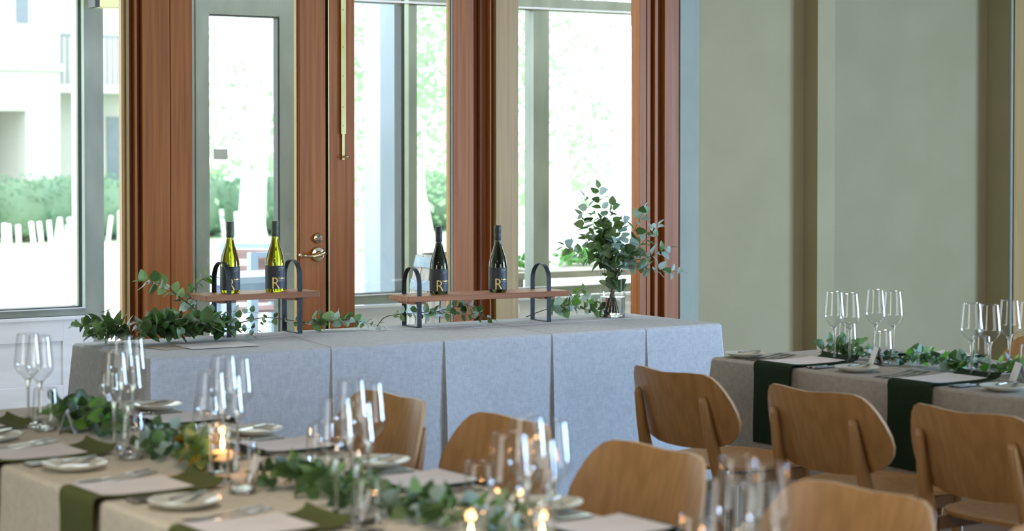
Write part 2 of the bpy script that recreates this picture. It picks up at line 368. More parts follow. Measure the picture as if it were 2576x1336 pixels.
# ---- door 2: the bolted leaf
d2 = empty('door_2', (4.803, WY, 0)); d2['kind'] = 'structure'
part(d2, 'stile', 4.8035, 4.943, 0.020, 0.03, 0.02, 2.6, 'wood')
part(d2, 'stile', 5.510, 5.598, 0.020, 0.03, 0.02, 2.6, 'wood')
part(d2, 'stile_edge', 5.598, 5.640, 0.006, 0.03, 0.02, 2.6, 'wood')
part(d2, 'glazing_bead', 5.487, 5.497, 0.014, 0.01, 0.25, 2.5, 'wood_pale')
part(d2, 'glazing_bead', 5.499, 5.509, 0.018, 0.01, 0.25, 2.5, 'trim')
part(d2, 'bottom_rail', 4.943, 5.510, 0.020, 0.03, 0.02, 0.25, 'wood')
part(d2, 'top_rail', 4.943, 5.510, 0.020, 0.03, 2.5, 2.6, 'wood')
part(d2, 'pane', 4.944, 5.488, -0.004, 0.008, 0.25, 2.5, 'pane', 0)
# brass surface bolt
sb = MB(); sb.box(-0.0135, 0.0135, -0.012, 0, 0.0, 0.78); 
for z in (0.04, 0.13, 0.28, 0.42, 0.6): sb.tube([(0, -0.012, z), (0, -0.0145, z)], 0.003, 8)
bolt = sb.build('surface_bolt', M['brass'], d2, loc=(4.876 - 4.803, -0.020, 1.635))
MB().box(-0.007, 0.007, -0.010, -0.001, -0.125, 0.0).build('bolt_rod', M['brass'], bolt)
kb = MB(); kb.tube([(0, -0.01, -0.112), (0, -0.022, -0.112)], 0.005, 10); kb.tube([(-0.004, -0.022, -0.112), (0.022, -0.024, -0.110)], [0.004, 0.008], 12)
kb.build('bolt_knob', M['nickel'], bolt, smooth=True)
# ---- post between the door and the fixed window, then the window
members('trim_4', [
    ('recess', 5.641, 5.690, -0.035, 0.14, 'wood_shaded'),
    ('fillet', 5.6905, 5.728, -0.010, 0.14, 'wood_shaded'),
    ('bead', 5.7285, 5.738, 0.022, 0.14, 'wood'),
    ('groove', 5.7385, 5.760, -0.010, 0.14, 'wood_shaded')])
w1 = empty('window_1', (5.761, WY, 0)); w1['kind'] = 'structure'
part(w1, 'window_frame', 5.761, 5.898, 0.030, 0.05, 0, 2.62, 'wood_pale')
part(w1, 'glazing_bead', 5.8985, 5.907, 0.015, 0.04, 0.25, 2.5, 'wood_pale')
part(w1, 'window_frame', 6.679, 6.722, 0.030, 0.05, 0, 2.62, 'wood')
part(w1, 'window_frame', 6.725, 6.748, 0.034, 0.05, 0, 2.62, 'wood')
part(w1, 'bottom_rail', 5.907, 6.679, 0.02, 0.04, 0.0, 0.28, 'wood')
part(w1, 'top_rail', 5.907, 6.679, 0.02, 0.04, 2.5, 2.62, 'wood')
part(w1, 'pane', 5.906, 6.680, -0.006, 0.010, 0.28, 2.5, 'pane', 0)
members('trim_5', [
    ('groove', 6.749, 6.780, -0.012, 0.14, 'wood_shaded'),
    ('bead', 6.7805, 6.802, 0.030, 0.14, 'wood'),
    ('groove', 6.8025, 6.848, -0.005, 0.14, 'wood_shaded'),
    ('casing', 6.8485, 6.946, 0.028, 0.14, 'wood'),
    ('gap', 6.9465, 6.953, 0.000, 0.14, 'gasket'),
    ('white_bead', 6.954, 6.972, 0.03, 0.14, 'trim'),
    ('white_casing', 6.9735, 7.050, 0.022, 0.14, 'trim'),
    ('white_edge', 7.0515, 7.098, 0.012, 0.14, 'trim')])

# ------------------------------------------------------------------ verandah and its outer glazed wall
OY = 10.8
struct('floor_verandah', MB().box(-1.0, 13.0, WY + 0.22, OY + 0.1, -0.12, -0.01), M['deck'])
ow = empty('wall_outer', (0, OY, 0)); ow['kind'] = 'structure'
def op(nm, x0, x1, y0, y1, z0, z1, mat, bev=0.0015): return MB().box(x0, x1, y0, y1, z0, z1).build(nm, M[mat], ow, bevel=bev)
op('post', 4.398, 4.511, 0.0, 0.10, 0, 2.7, 'greyframe')
op('post', 4.366, 4.379, -0.002, 0.08, 0.64, 2.7, 'gasket')
op('bead', 4.380, 4.397, -0.004, 0.08, 0.64, 2.7, 'greyframe_lt')
op('frame_edge', 4.352, 4.365, 0.006, 0.08, 0.688, 2.7, 'greyframe_lt')
op('bottom_rail', 2.4, 4.398, -0.006, 0.08, 0.640, 0.684, 'greyframe')
op('sill_line', 2.4, 4.366, -0.012, 0.08, 0.684, 0.690, 'gasket')
op('sill_bead', 2.4, 4.395, -0.014, 0.0, 0.6765, 0.683, 'ext_white')
op('wainscot', 2.0, 4.436, -0.02, 0.08, 0.0, 0.636, 'ext_white')
op('wainscot_cap', 2.0, 4.440, -0.036, 0.0, 0.620, 0.637, 'ext_white')
op('wainscot_stile', 4.255, 4.434, -0.030, -0.02, 0.14, 0.620, 'ext_white')
op('wainscot_rail', 2.0, 4.255, -0.030, -0.02, 0.503, 0.620, 'ext_white')
op('wainscot_rail', 2.0, 4.255, -0.030, -0.02, 0.14, 0.26, 'ext_white')
op('skirting', 2.0, 4.440, -0.042, -0.02, 0.0, 0.14, 'ext_white')
# outer door
op('door_stile', 5.046, 5.159, 0.0, 0.06, 0.02, 2.46, 'greyframe')
op('door_stile_line', 5.066, 5.072, -0.004, 0.0, 0.02, 2.46, 'gasket')
op('door_stile', 5.612, 5.760, 0.0, 0.06, 0.02, 2.46, 'greyframe')
op('door_edge', 5.600, 5.6115, 0.002, 0.06, 0.02, 2.33, 'gasket')
op('door_head', 5.159, 5.612, 0.0, 0.06, 2.336, 2.7, 'greyframe')
op('door_head_line', 5.159, 5.60, 0.002, 0.06, 2.328, 2.336, 'gasket')
op('door_bottom_rail', 5.159, 5.60, 0.0, 0.06, 0.02, 0.12, 'greyframe')
op('grey_square', 5.185, 5.272, -0.003, 0.0, 1.500, 1.560, 'grey_square', 0)  # small plain grey square on the outer door glass
# middle and right lights
for a, b in ((5.760, 7.95), (7.95, 9.2)):
    op('wainscot', a, b, 0.0, 0.08, 0.0, 0.605, 'ext_white')
    op('wainscot_cap', a, b, -0.03, 0.0, 0.600, 0.617, 'ext_white')
op('bottom_rail', 5.760, 9.2, -0.006, 0.08, 0.619, 0.672, 'greyframe')
op('sill_bead', 5.760, 9.2, -0.014, 0.0, 0.673, 0.681, 'ext_white')
op('sill_line', 5.760, 6.46, -0.006, 0.08, 0.681, 0.688, 'gasket')
op('mullion_line', 6.440, 6.462, -0.004, 0.08, 0.688, 2.7, 'gasket')
op('mullion_bead', 6.463, 6.492, -0.006, 0.08, 0.672, 2.7, 'greyframe_lt')
op('mullion', 6.493, 6.555, 0.0, 0.08, 0.672, 2.7, 'greyframe')
op('mullion', 7.420, 7.542, -0.003, 0.10, 0.6725, 2.7, 'greyframe')
op('mullion', 9.1, 9.2, -0.003, 0.10, 0.6725, 2.7, 'greyframe')
op('transom', 5.760, 9.1, -0.002, 0.08, 2.462, 2.522, 'greyframe')
op('transom_bead', 5.760, 9.1, -0.010, 0.0, 2.448, 2.461, 'ext_white')
op('transom_line', 5.760, 9.1, 0.0, 0.06, 2.441, 2.448, 'greyframe')
for a, b, z0, z1 in ((2.4, 4.352, 0.69, 2.7), (4.511, 5.046, 0.05, 2.7), (5.159, 5.6, 0.12, 2.33), (5.76, 6.44, 0.69, 2.44), (6.555, 7.42, 0.69, 2.44), (7.542, 9.1, 0.69, 2.44)):
    op('pane', a, b, 0.035, 0.042, z0, z1, 'pane', 0)
op('header', 0.5, 9.4, -0.05, 0.15, 2.7, 2.85, 'ext_white')
# lamp box hanging at the head of the outer wall
lb = empty('lamp_box', (4.52, 10.66, 2.337)); tag(lb, 'pale yellow lamp box hanging at the top of the outer glazing', 'lamp')
MB().box(-0.108, 0.06, -0.05, 0.05, 0, 0.50).build('shade', M['lampbox'], lb, bevel=0.003)
MB().box(-0.135, -0.1085, -0.05, 0.05, 0.0, 0.50).build('end_cap', M['gasket'], lb)

# ------------------------------------------------------------------ outside
struct('ground', MB().box(-40, 120, OY + 0.12, 140, -0.3, -0.02), M['ground'])
struct('lawn', MB().box(6, 60, 30.2, 60, -0.02, 0.0), M['grass'])
bd = empty('building', (8.0, 38.0, 0)); tag(bd, 'white rendered house with balcony behind the hedge', 'building')
bmb = MB()
bmb.box(-3, 6.97, 0, 7, 2.27, 12)                # first floor block over the garage
bmb.box(6.29, 6.97, 0.0, 7, 0, 2.27)             # pier beside the garage opening
bmb.box(6.97, 10.67, 2.2, 7, 0, 12)              # set-back wing
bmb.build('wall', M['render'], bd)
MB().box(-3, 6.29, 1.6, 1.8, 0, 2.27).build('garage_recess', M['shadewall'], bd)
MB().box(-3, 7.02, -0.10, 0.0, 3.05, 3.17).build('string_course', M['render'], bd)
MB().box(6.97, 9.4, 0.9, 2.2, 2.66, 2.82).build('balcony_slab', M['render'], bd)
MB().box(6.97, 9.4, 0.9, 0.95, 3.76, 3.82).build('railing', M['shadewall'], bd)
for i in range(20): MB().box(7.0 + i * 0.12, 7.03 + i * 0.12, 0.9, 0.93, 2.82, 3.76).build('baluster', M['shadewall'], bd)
for (a, b, z0, z1, yy) in ((6.10, 6.34, 3.95, 6.5, 0.0), (8.2, 8.75, 3.0, 4.9, 2.2), (8.86, 9.14, 0.6, 2.2, 2.2), (10.17, 10.36, 3.26, 5.2, 2.2), (10.22, 10.34, 1.6, 2.1, 2.2)):
    MB().box(a, b, yy - 0.03, yy, z0, z1).build('window', M['darkglass'], bd)

def leaf_cloud(n, fn, size, seed):
    rnd = random.Random(seed); mb = MB()
    for i in range(n):
        c = fn(rnd); s = size * rnd.uniform(0.6, 1.3)
        d = Vector((rnd.gauss(0, 1), rnd.gauss(0, 1), rnd.gauss(0, 1))).normalized()
        e = d.cross(Vector((rnd.gauss(0, 1), rnd.gauss(0, 1), rnd.gauss(0, 1)))).normalized()
        c = Vector(c); mb.add([c - d * s, c + e * s * 0.5, c + d * s, c - e * s * 0.5], [(0, 1, 2, 3)])
    return mb
hd = empty('hedge', (14.0, 33.0, 0)); tag(hd, 'long clipped blue-green hedge in front of the white house', 'hedge')
hb = MB()
for i in range(28):
    x = -7 + i * 0.52; hb.lathe([(0.02, 0.0), (0.55, 0.15), (0.62, 0.5), (0.52, 0.85), (0.28, 1.0 + 0.08 * sin(i * 1.7)), (0.01, 1.05)], 10, cx=x, cy=0.12 * sin(i * 2.3))
hb.build('hedge_body', M['hedge'], hd, smooth=True)
hl = leaf_cloud(9000, lambda r: (r.uniform(-7.4, 7.6), r.gauss(-0.35, 0.28), max(0.02, min(1.16, r.uniform(0.0, 1.08) + 0.05 * sin(r.uniform(0, 6))))), 0.05, 3).build('foliage', M['hedge'], hd)
hl['kind'] = 'stuff'

stakes = [(10.307, 28.29, 0.0, 0.487), (10.806, 29.408, -0.03, 0.431), (10.184, 27.873, 0.0, 0.251), (10.561, 28.374, -0.02, 0.456), (11.026, 28.986, -0.06, 0.475),
          (11.291, 29.358, -0.06, 0.458), (11.796, 30.32, -0.04, 0.437), (11.654, 29.826, 0.09, 0.495), (11.685, 29.517, -0.07, 0.506), (11.514, 28.931, 0.0, 0.418),
          (11.93, 29.64, -0.12, 0.498), (13.3, 31.692, 0.06, 0.443), (13.685, 32.12, 0.01, 0.511), (15.56, 32.0, -0.06, 0.50), (15.75, 31.9, -0.02, 0.46)]
VG = {}
for rank, j in enumerate([0, 2, 1, 3, 4, 5, 6, 7, 8, 9, 10]):
    VG[j] = '%s white vine guard from the left in the left-hand window, before the hedge' % ['first', 'short second', 'third', 'fourth', 'fifth', 'sixth', 'seventh', 'eighth', 'ninth', 'tenth', 'eleventh'][rank]
VG[11] = 'left white vine guard of two in the gap beside the wooden door post'; VG[12] = 'right white vine guard of two in the gap beside the wooden door post'
VG[13] = 'left white vine guard of two above the first white wine bottle'; VG[14] = 'right white vine guard of two above the first white wine bottle'
for i, (x, y, dx, h) in enumerate(stakes):
    o = MB().tube([(0, 0, -0.02), (dx, 0, h)], 0.034, 8).build('vine_guard', M['stake'], None, smooth=False, loc=(x, y, 0))
    tag(o, VG[i], 'stake', 'white vine guards before the hedge')

def gum(x, y, r0, h, lean, seed, label, crown, xl=-2.6):
    rnd = random.Random(seed)
    t = empty('gum_tree', (x, y, 0)); tag(t, label, 'tree', 'white gum trees beyond the verandah')
    mb = MB(); pts = [(lean * (k / 8) ** 1.3, 0.1 * sin(k), h * k / 8) for k in range(9)]
    mb.tube([(0, 0, -0.05), (lean * .03, 0, 0.5)] + pts[1:], [r0 * 1.9, r0 * 1.35] + [r0 * (1.05 - 0.09 * k) for k in range(8)], 14, caps=False)
    for k in range(7):
        z = rnd.uniform(2.0, h * 0.9); a = rnd.uniform(0, 2 * pi); L = rnd.uniform(1.0, 2.4)
        bx = lean * (z / h) ** 1.3
        mb.tube([(bx, 0, z), (bx + cos(a) * L * .5, sin(a) * L * .5, z + L * .35), (bx + cos(a) * L, sin(a) * L, z + L * .5)], [r0 * .3, r0 * .2, r0 * .08], 6, caps=False)
    mb.build('trunk', M['bark'], t, smooth=True)
    blobs = [(rnd.uniform(xl, 2.6), rnd.uniform(-1.2, 1.6), rnd.uniform(crown, h + 0.5), rnd.uniform(0.35, 0.8)) for _ in range(26)]
    def f(r):
        b = blobs[r.randrange(len(blobs))]; return (b[0] + r.gauss(0, b[3]) * .8, b[1] + r.gauss(0, b[3]) * .8, b[2] + r.gauss(0, b[3]))
    c = leaf_cloud(5200, f, 0.052, seed + 50).build('foliage', M['gum'], t); c['kind'] = 'stuff'
gum(9.15, 18.2, 0.13, 6.5, 0.55, 11, 'white gum tree with a widely flared trunk base, seen through the outer door', 1.7, 0.35)
gum(12.6, 22.3, 0.16, 8, 0.2, 12, 'straight pale gum trunk to the left of the blue post', 1.0, -1.2)
gum(14.5, 24.0, 0.19, 8, 0.15, 13, 'pale gum trunk between the barrel and the wooden post', 0.6)
gum(18.9, 27.0, 0.30, 9, 0.1, 14, 'broad white gum trunk in the right-hand window', 0.9)
gum(20.3, 36.0, 0.25, 9, 0.5, 15, 'distant slender gum tree standing behind the others', 1.0)
gum(24.5, 33.0, 0.28, 9, -0.3, 16, 'farthest pale gum tree at the right-hand window edge', 0.5)
sb_ = empty('shrub_bank', (26.0, 46.0, 0)); tag(sb_, 'hazy bank of pale green shrubs far beyond the gum trees', 'shrubbery', kind='stuff')
leaf_cloud(5200, lambda r: (r.uniform(-9, 22), r.gauss(0, 1.5), abs(r.gauss(0, 1)) * (1.8 + 1.2 * sin(r.uniform(-9, 22)))), 0.17, 77).build('foliage', M['gum'], sb_)['kind'] = 'stuff'
lg = MB().tube([(0, 0, 0.45), (0.6, 0, 0.72), (1.4, 0, 0.95), (1.9, 0.1, 1.12)], [0.10, 0.13, 0.10, 0.04], 10).build('fallen_log', M['bark'], None, smooth=True, loc=(26.3, 38.0, -0.40))
tag(lg, 'pale fallen branch lying beyond the right-hand window', 'log')

# blue-grey post just outside the glazing
pt = empty('verandah_post', (7.36, 12.55, 0)); tag(pt, 'tall blue-grey square post outside the middle window', 'post')
MB().box(-0.115, 0.115, -0.115, 0.115, 0, 3.2).build('shaft', M['post_blue'], pt, bevel=0.004)
MB().box(-0.13, 0.13, -0.13, 0.13, 0, 0.25).build('foot', M['post_blue'], pt)

# slatted outdoor chairs and bar table
def out_chair(x, y, rz, label, wd=0.52, top=0.86):
    c = empty('patio_chair', (x, y, 0), rz); tag(c, label, 'chair', 'slatted patio chairs outside')
    for sx in (-1, 1):
        MB().box(sx * wd / 2 - 0.03, sx * wd / 2 + 0.03, -0.25, -0.20, 0, top).build('leg', M['blue_paint'], c)
        MB().box(sx * wd / 2 - 0.03, sx * wd / 2 + 0.03, 0.20, 0.25, 0, 0.62).build('leg', M['blue_paint'], c)
        MB().box(sx * wd / 2 - 0.04, sx * wd / 2 + 0.04, -0.25, 0.28, 0.60, 0.64).build('armrest', M['blue_paint'], c)
    MB().box(-wd / 2, wd / 2, -0.24, -0.205, top - 0.035, top).build('top_rail', M['blue_paint'], c)
    for k in range(3): MB().box(-wd / 2 + .03, wd / 2 - .03, -0.235, -0.215, top - 0.115 - k * 0.115, top - 0.045 - k * 0.115).build('back_slat', M['slat_red'], c)
    for k in range(4): MB().box(-wd / 2 + .03, wd / 2 - .03, -0.18 + k * 0.1, -0.10 + k * 0.1, 0.42, 0.44).build('seat_slat', M['slat_red'], c)
    return c
out_chair(6.62, 13.0, 0.1, 'blue-grey patio chair with red-brown slats, seen beneath the white wine bottles', 0.46, 0.845)
out_chair(7.05, 13.75, -0.9, 'blue-grey patio chair with red-brown slats, left of the blue post', 0.5, 0.86)
tb = empty('patio_table', (6.15, 12.15, 0), 0.05); tag(tb, 'blue-grey painted patio table outside the outer door', 'table')
MB().box(-0.42, 0.42, -0.3, 0.3, 0.70, 0.74).build('tabletop', M['blue_paint'], tb)
for sx in (-1, 1):
    for sy in (-1, 1): MB().box(sx * .34 - .035, sx * .34 + .035, sy * .22 - .035, sy * .22 + .035, 0, 0.70).build('leg', M['blue_paint'], tb)
MB().box(-0.34, 0.34, -0.25, -0.20, 0.60, 0.70).build('apron', M['blue_paint'], tb)

gt = empty('planter_table', (8.15, 11.55, 0)); tag(gt, 'long grey weathered table with greenery outside the right-hand window', 'table')
for k in range(5): MB().box(-0.78, 1.7, -0.47 + k * 0.19, -0.285 + k * 0.19, 0.705, 0.75).build('plank', M['tabletop'], gt, bevel=0.003)
for sx in (-0.6, 1.5):
    for sy in (-.35, .35): MB().box(sx - .04, sx + .04, sy - .04, sy + .04, 0, 0.705).build('leg', M['tabletop'], gt)

# wine barrel on the verandah
ba = empty('wine_barrel', (6.125, 9.60, 0)); tag(ba, 'weathered oak wine barrel with blue-grey hoops on the verandah', 'barrel')
def br(z): t = (z - 0.49) / 0.49; return 0.315 - 0.058 * t * t
st = MB(); n = 22; nz = 11
stave_meshes = []
for i in range(n):
    a0 = 2 * pi * i / n + 0.012; a1 = 2 * pi * (i + 1) / n - 0.012; vs = []; fs = []
    for k in range(nz):
        z = 0.98 * k / (nz - 1); R = br(z)
        for (rr, a) in ((R, a0), (R, a1), (R - 0.025, a1), (R - 0.025, a0)): vs.append((rr * cos(a), rr * sin(a), z))
    for k in range(nz - 1):
        for q in range(4): fs.append((k * 4 + q, k * 4 + (q + 1) % 4, (k + 1) * 4 + (q + 1) % 4, (k + 1) * 4 + q))
    fs += [(0, 3, 2, 1), tuple((nz - 1) * 4 + q for q in range(4))]
    MB().add(vs, fs).build('stave', M['barrel'], ba)
MB().lathe([(0.0, 0.93), (0.236, 0.93), (0.236, 0.955), (0.0, 0.955)], 32).build('head', M['barrel'], ba)
for z0, z1 in ((0.915, 0.972), (0.79, 0.845), (0.655, 0.70), (0.30, 0.345), (0.14, 0.19), (0.01, 0.06)):
    h = MB().lathe([(br(z0) + .001, z0), (br(z0) + .005, z0), (br(z1) + .005, z1), (br(z1) + .001, z1)], 44).build('hoop', M['hoop'], ba, smooth=True, sharp=40)
    if z0 > 0.5:
        zz = (z0 + z1) / 2; rv = MB()
        for a in (-2.63, -2.52): rv.lathe([(0.0, 0.006), (0.006, 0.004), (0.007, 0.0)], 8)
        for j, a in enumerate((-2.62, -2.50)):
            MB().lathe([(0.0, 0.006), (0.006, 0.004), (0.007, 0.0)], 8).build('rivet', M['hoop'], h, loc=((br(zz) + .006) * cos(a), (br(zz) + .006) * sin(a), zz), rot=(0, radians(90), a))

# ------------------------------------------------------------------ tables and cloths
def clothed_table(tname, tlabel, clabel, x0, x1, y0, y1, hem, mat, pleats=(), seed=1, flare=0.035, creases=(), sbase=''):
    rnd = random.Random(seed)
    t = empty(tname, ((x0 + x1) / 2, (y0 + y1) / 2, 0)); tag(t, tlabel, 'table')
    hx_, hy_ = (x1 - x0) / 2, (y1 - y0) / 2
    MB().box(-hx_ + .012, hx_ - .012, -hy_ + .012, hy_ - .012, 0.715, 0.744).build('tabletop', M['tabletop'], t)
    for sx in (-1, 1):
        for sy in (-1, 1): MB().tube([(sx * (hx_ - .08), sy * (hy_ - .08), 0), (sx * (hx_ - .08), sy * (hy_ - .08), 0.72)], 0.02, 10).build('leg', M['black_metal'], t)
    # cloth: one sheet, perimeter skirt of hanging folds
    L = [(x0, y0, 1, 0), (x1, y0, 0, 1), (x1, y1, -1, 0), (x0, y1, 0, -1)]
    per = []       # (x, y, nx, ny, s, side, u along side)
    rc = 0.018
    for k, (ax, ay, dx, dy) in enumerate(L):
        ln = (x1 - x0) if k % 2 == 0 else (y1 - y0); nx, ny = dy, -dx
        us = [rc + (ln - 2 * rc) * i / max(1, int(ln / 0.035)) for i in range(int(ln / 0.035) + 1)]
        for (side, s0, d) in pleats:
            if side == k: us += [s0 - 0.0015, s0 + 0.0015, s0 - 0.008, s0 + 0.008, s0 + 0.02, s0 - 0.02]
        us = sorted(u for u in us if rc <= u <= ln - rc)
        for u in us: per.append((ax + dx * u, ay + dy * u, nx, ny, k, u, ln))
        c0 = (ax + dx * (ln - rc), ay + dy * (ln - rc))
        for q in (1, 2, 3):
            a = (pi / 2) * q / 4
            mx, my = nx * cos(a) + dx * sin(a), ny * cos(a) + dy * sin(a)
            bx_, by_ = c0[0] - nx * rc, c0[1] - ny * rc
            per.append((bx_ + mx * rc, by_ + my * rc, mx, my, k, ln + q * 0.001, ln))
    n = len(per); rows = [0.0, 0.003, 0.008, 0.016, 0.03]; D = 0.75 - hem; nr = 14
    rows += [0.03 + (D - 0.03) * (i + 1) / nr for i in range(nr)]
    ph = [rnd.uniform(0, 6.28) for _ in range(12)]
    def off(side, u, ln, t):
        o = 0.02 * t
        for j, f in enumerate((5.1, 9.7, 17.3)): o += 0.0048 / (j + 1) * sin(f * u + ph[j + 3 * (side % 4)]) * t ** 0.8
        for (sd, s0, d) in pleats:
            if sd == side:
                e = u - s0; tt = 0.25 + 0.75 * min(1, t * 2.2)
                o += (d * exp(-e / 0.10) if e > 0 else -0.35 * d * exp(e / 0.05)) * tt
        c = min(u, ln - u)
        o += flare * exp(-max(0, c) / 0.06) * t ** 1.1
        return o
    vs = []; fs = []
    for ri, dz in enumerate(rows):
        t_ = dz / D
        inn = 0.012 * max(0, 1 - dz / 0.012) ** 2
        for (x, y, nx, ny, k, u, ln) in per:
            o = off(k, min(u, ln), ln, t_) - inn
            zz = 0.75 - dz - (0.004 * sin(3.1 * u + ph[2]) * t_ if ri == len(rows) - 1 else 0)
            vs.append((x + nx * o, y + ny * o, zz))
    for ri in range(len(rows) - 1):
        for i in range(n):
            j = (i + 1) % n; fs.append((ri * n + i, (ri + 1) * n + i, (ri + 1) * n + j, ri * n + j))
    fs.append(tuple(range(n)))
    mb = MB(); mb.add(vs, fs)
    # pressed creases on top
    o = mb.build('tablecloth', mat, None, smooth=True, sharp=28)
    tag(o, clabel, 'tablecloth')
    for (ax, ay, bx_, by_) in creases:
        d = Vector((bx_ - ax, by_ - ay, 0)); nn = Vector((-d.y, d.x, 0)).normalized() * 0.004
        a = Vector((ax, ay, 0.7502)); b = Vector((bx_, by_, 0.7502)); up = Vector((0, 0, 0.0022))
        MB().add([a - nn, b - nn, b + up, a + up, a + nn, b + nn], [(0, 1, 2, 3), (3, 2, 5, 4)]).build('pressed_crease', mat, o)
    return t, o
BX0, BX1, BY0, BY1 = 3.266, 6.151, 7.393, 8.173
def bu(px_x): return px_x - BX0
clothed_table('buffet_table', 'long buffet table under grey-blue linen in front of the wooden doors', 'grey-blue linen cloth hanging to the floor on the long buffet table',
              BX0, BX1, BY0, BY1, 0.03, M['cloth'],
              pleats=[(0, 4.075 - BX0, 0.008), (0, 4.62 - BX0, 0.013), (0, 5.18 - BX0, 0.010), (0, 5.70 - BX0, 0.009), (3, 0.78 - 0.045, 0.02)], seed=3, flare=0.05,
              creases=[(3.30, 7.93, 5.2, 7.96), (5.0, 7.83, 6.12, 7.86), (4.08, 7.41, 4.22, 8.1), (5.18, 7.41, 5.30, 8.15)])
NX0, NX1, NY1 = 1.857, 2.720, 6.24
clothed_table('dining_table', 'long front dining table under beige linen, laid with glasses and garland', 'beige linen cloth on the front dining table',
              NX0, NX1, 1.2, NY1, 0.30, M['cloth_near'], seed=5, flare=0.02)
RX0, RX1, RY1 = 5.118, 5.975, 6.23
clothed_table('dining_table', 'dining table by the plain wall under beige linen with chairs along it', 'beige linen cloth on the dining table by the plain wall',
              RX0, RX1, 1.6, RY1, 0.42, M['cloth_right'], seed=6, flare=0.02, pleats=[(3, 2.0, 0.008)])

# ------------------------------------------------------------------ chairs
def chair_proto():
    c = empty('dining_chair', (0, 0, 0))
    # faces +X: sitter looks towards +X, backrest at x = 0
    half = [(0.0, .519), (0.07, .520), (.13, .524), (.185, .534), (.228, .550), (.258, .573), (.276, .600), (.283, .628), (.281, .660), (.270, .697), (.254, .732), (.236, .760), (.214, .781), (.186, .791), (.12, .792), (.06, .788), (0.0, .785)]
    outl = [(v, z) for v, z in half] + [(-v, z) for v, z in half[-2:0:-1]]
    n = len(outl)
    def X(v, z): return 0.85 * v * v - 0.27 * (z - 0.6)
    vs = []; fs = []; NR = 8; th = 0.012
    cz = 0.66
    rings = []
    for side in (0, 1):
        base = len(vs)
        for r in range(NR, 0, -1):
            f = r / NR
            for (v, z) in outl:
                vv = v * f; zz = cz + (z - cz) * f; e = 0.0
                vs.append((X(vv, zz) + (th if side else 0), vv, zz))
        vs.append((X(0, cz) + (th if side else 0), 0, cz)); cen = len(vs) - 1
        for r in range(NR - 1):
            for i in range(n):
                j = (i + 1) % n; fs.append((base + r * n + i, base + r * n + j, base + (r + 1) * n + j, base + (r + 1) * n + i))
        for i in range(n): fs.append((base + (NR - 1) * n + i, base + (NR - 1) * n + (i + 1) % n, cen))
        rings.append(base)
    mb = MB(); mb.add(vs, fs); mb.cur = 1
    mb.f += [(rings[0] + i, rings[0] + (i + 1) % n, rings[1] + (i + 1) % n, rings[1] + i) for i in range(n)]; mb.m += [1] * n
    mb.build('backrest', [M['beech'], M['beech_edge']], c, smooth=True, sharp=50)
    # seat: rounded ply pan
    so = []
    for i in range(36):
        a = 2 * pi * i / 36; ex = 0.225 * (abs(cos(a)) ** 0.62) * (1 if cos(a) > 0 else -1); ey = 0.235 * (abs(sin(a)) ** 0.72) * (1 if sin(a) > 0 else -1)
        so.append((0.275 + ex, ey * (1.0 + 0.06 * (1 if ex > 0 else 0))))
    vs = []; fs = []; n = len(so)
    for k, (f, dz) in enumerate([(0.0, -0.012), (0.4, -0.012), (0.75, -0.006), (0.93, 0.0), (1.0, -0.002)]):
        for (x, y) in so: vs.append((0.275 + (x - 0.275) * f, y * f, 0.462 + dz))
    for k, (f, dz) in enumerate([(1.0, -0.014), (0.9, -0.014), (0.0, -0.026)]):
        for (x, y) in so: vs.append((0.275 + (x - 0.275) * f, y * f, 0.462 + dz))
    for k in range(7):
        for i in range(n): fs.append((k * n + i, k * n + (i + 1) % n, (k + 1) * n + (i + 1) % n, (k + 1) * n + i))
    MB().add(vs, fs).build('seat', M['beech'], c, smooth=True, sharp=50)
    for sy in (-1, 1):
        l = MB(); xo = -0.017
        l.tube([(xo + X(.18, .71) - 0.000, sy * .182, 0.712), (xo + X(.18, .69) - 0.002, sy * .183, 0.695), (xo + X(.18, .6) - 0.003, sy * .190, 0.58), (0.045, sy * .200, 0.44), (0.030, sy * .218, 0.22), (0.0, sy * .24, 0.0)],
               [0.010, 0.015, 0.020, 0.027, 0.021, 0.014], 12)
        l.build('leg', M['beech'], c, smooth=True)
        l = MB(); l.tube([(0.44, sy * .19, 0.447), (0.445, sy * .2, 0.3), (0.46, sy * .22, 0.0)], [0.02, 0.018, 0.013], 12); l.build('leg', M['beech'], c, smooth=True)
        MB().box(0.07, 0.44, sy * .19 - .011, sy * .19 + .011, 0.395, 0.436).build('side_rail', M['beech'], c, bevel=0.003)
    MB().box(0.42, 0.445, -.18, .18, 0.395, 0.436).build('front_rail', M['beech'], c, bevel=0.003)
    return c
proto = chair_proto(); first = [True]
def chair(x, y, rz, label, group):
    if first[0]: c = proto; first[0] = False; c.location = (x, y, 0); c.rotation_euler = (0, 0, rz)
    else: c = dup(proto, None, (x, y, 0), rz)
    return tag(c, label, 'chair', group)
g = 'beech chairs at the table by the plain wall'
chair(4.49, 5.665, 0.0, 'beech plywood chair nearest the buffet, back to the camera, at the plain-wall table', g)
chair(4.515, 4.955, 0.02, 'middle beech chair of the row seen from behind', g)
chair(4.535, 4.31, 0.02, 'beech chair seen from behind, cut by the right edge of the photo', g)
chair(6.50, 5.69, pi, 'beech chair on the far side of the plain-wall table, behind its last glasses', g)
g = 'beech chairs along the far side of the front table'
chair(3.27, 5.56, pi - 0.03, 'beech chair partly hidden by the third cluster of glasses, before the buffet cloth', g)
chair(3.27, 4.885, pi - 0.05, 'beech chair with curved top behind the front table, second in its row', g)
chair(3.26, 4.205, pi - 0.02, 'beech chair facing the camera, third in the row behind the front table', g)
chair(3.25, 3.425, pi + 0.03, 'beech chair with a bright vertical sheen, fourth behind the front table', g)
chair(3.25, 2.74, pi, 'beech chair showing only a rounded corner at the bottom right', g)

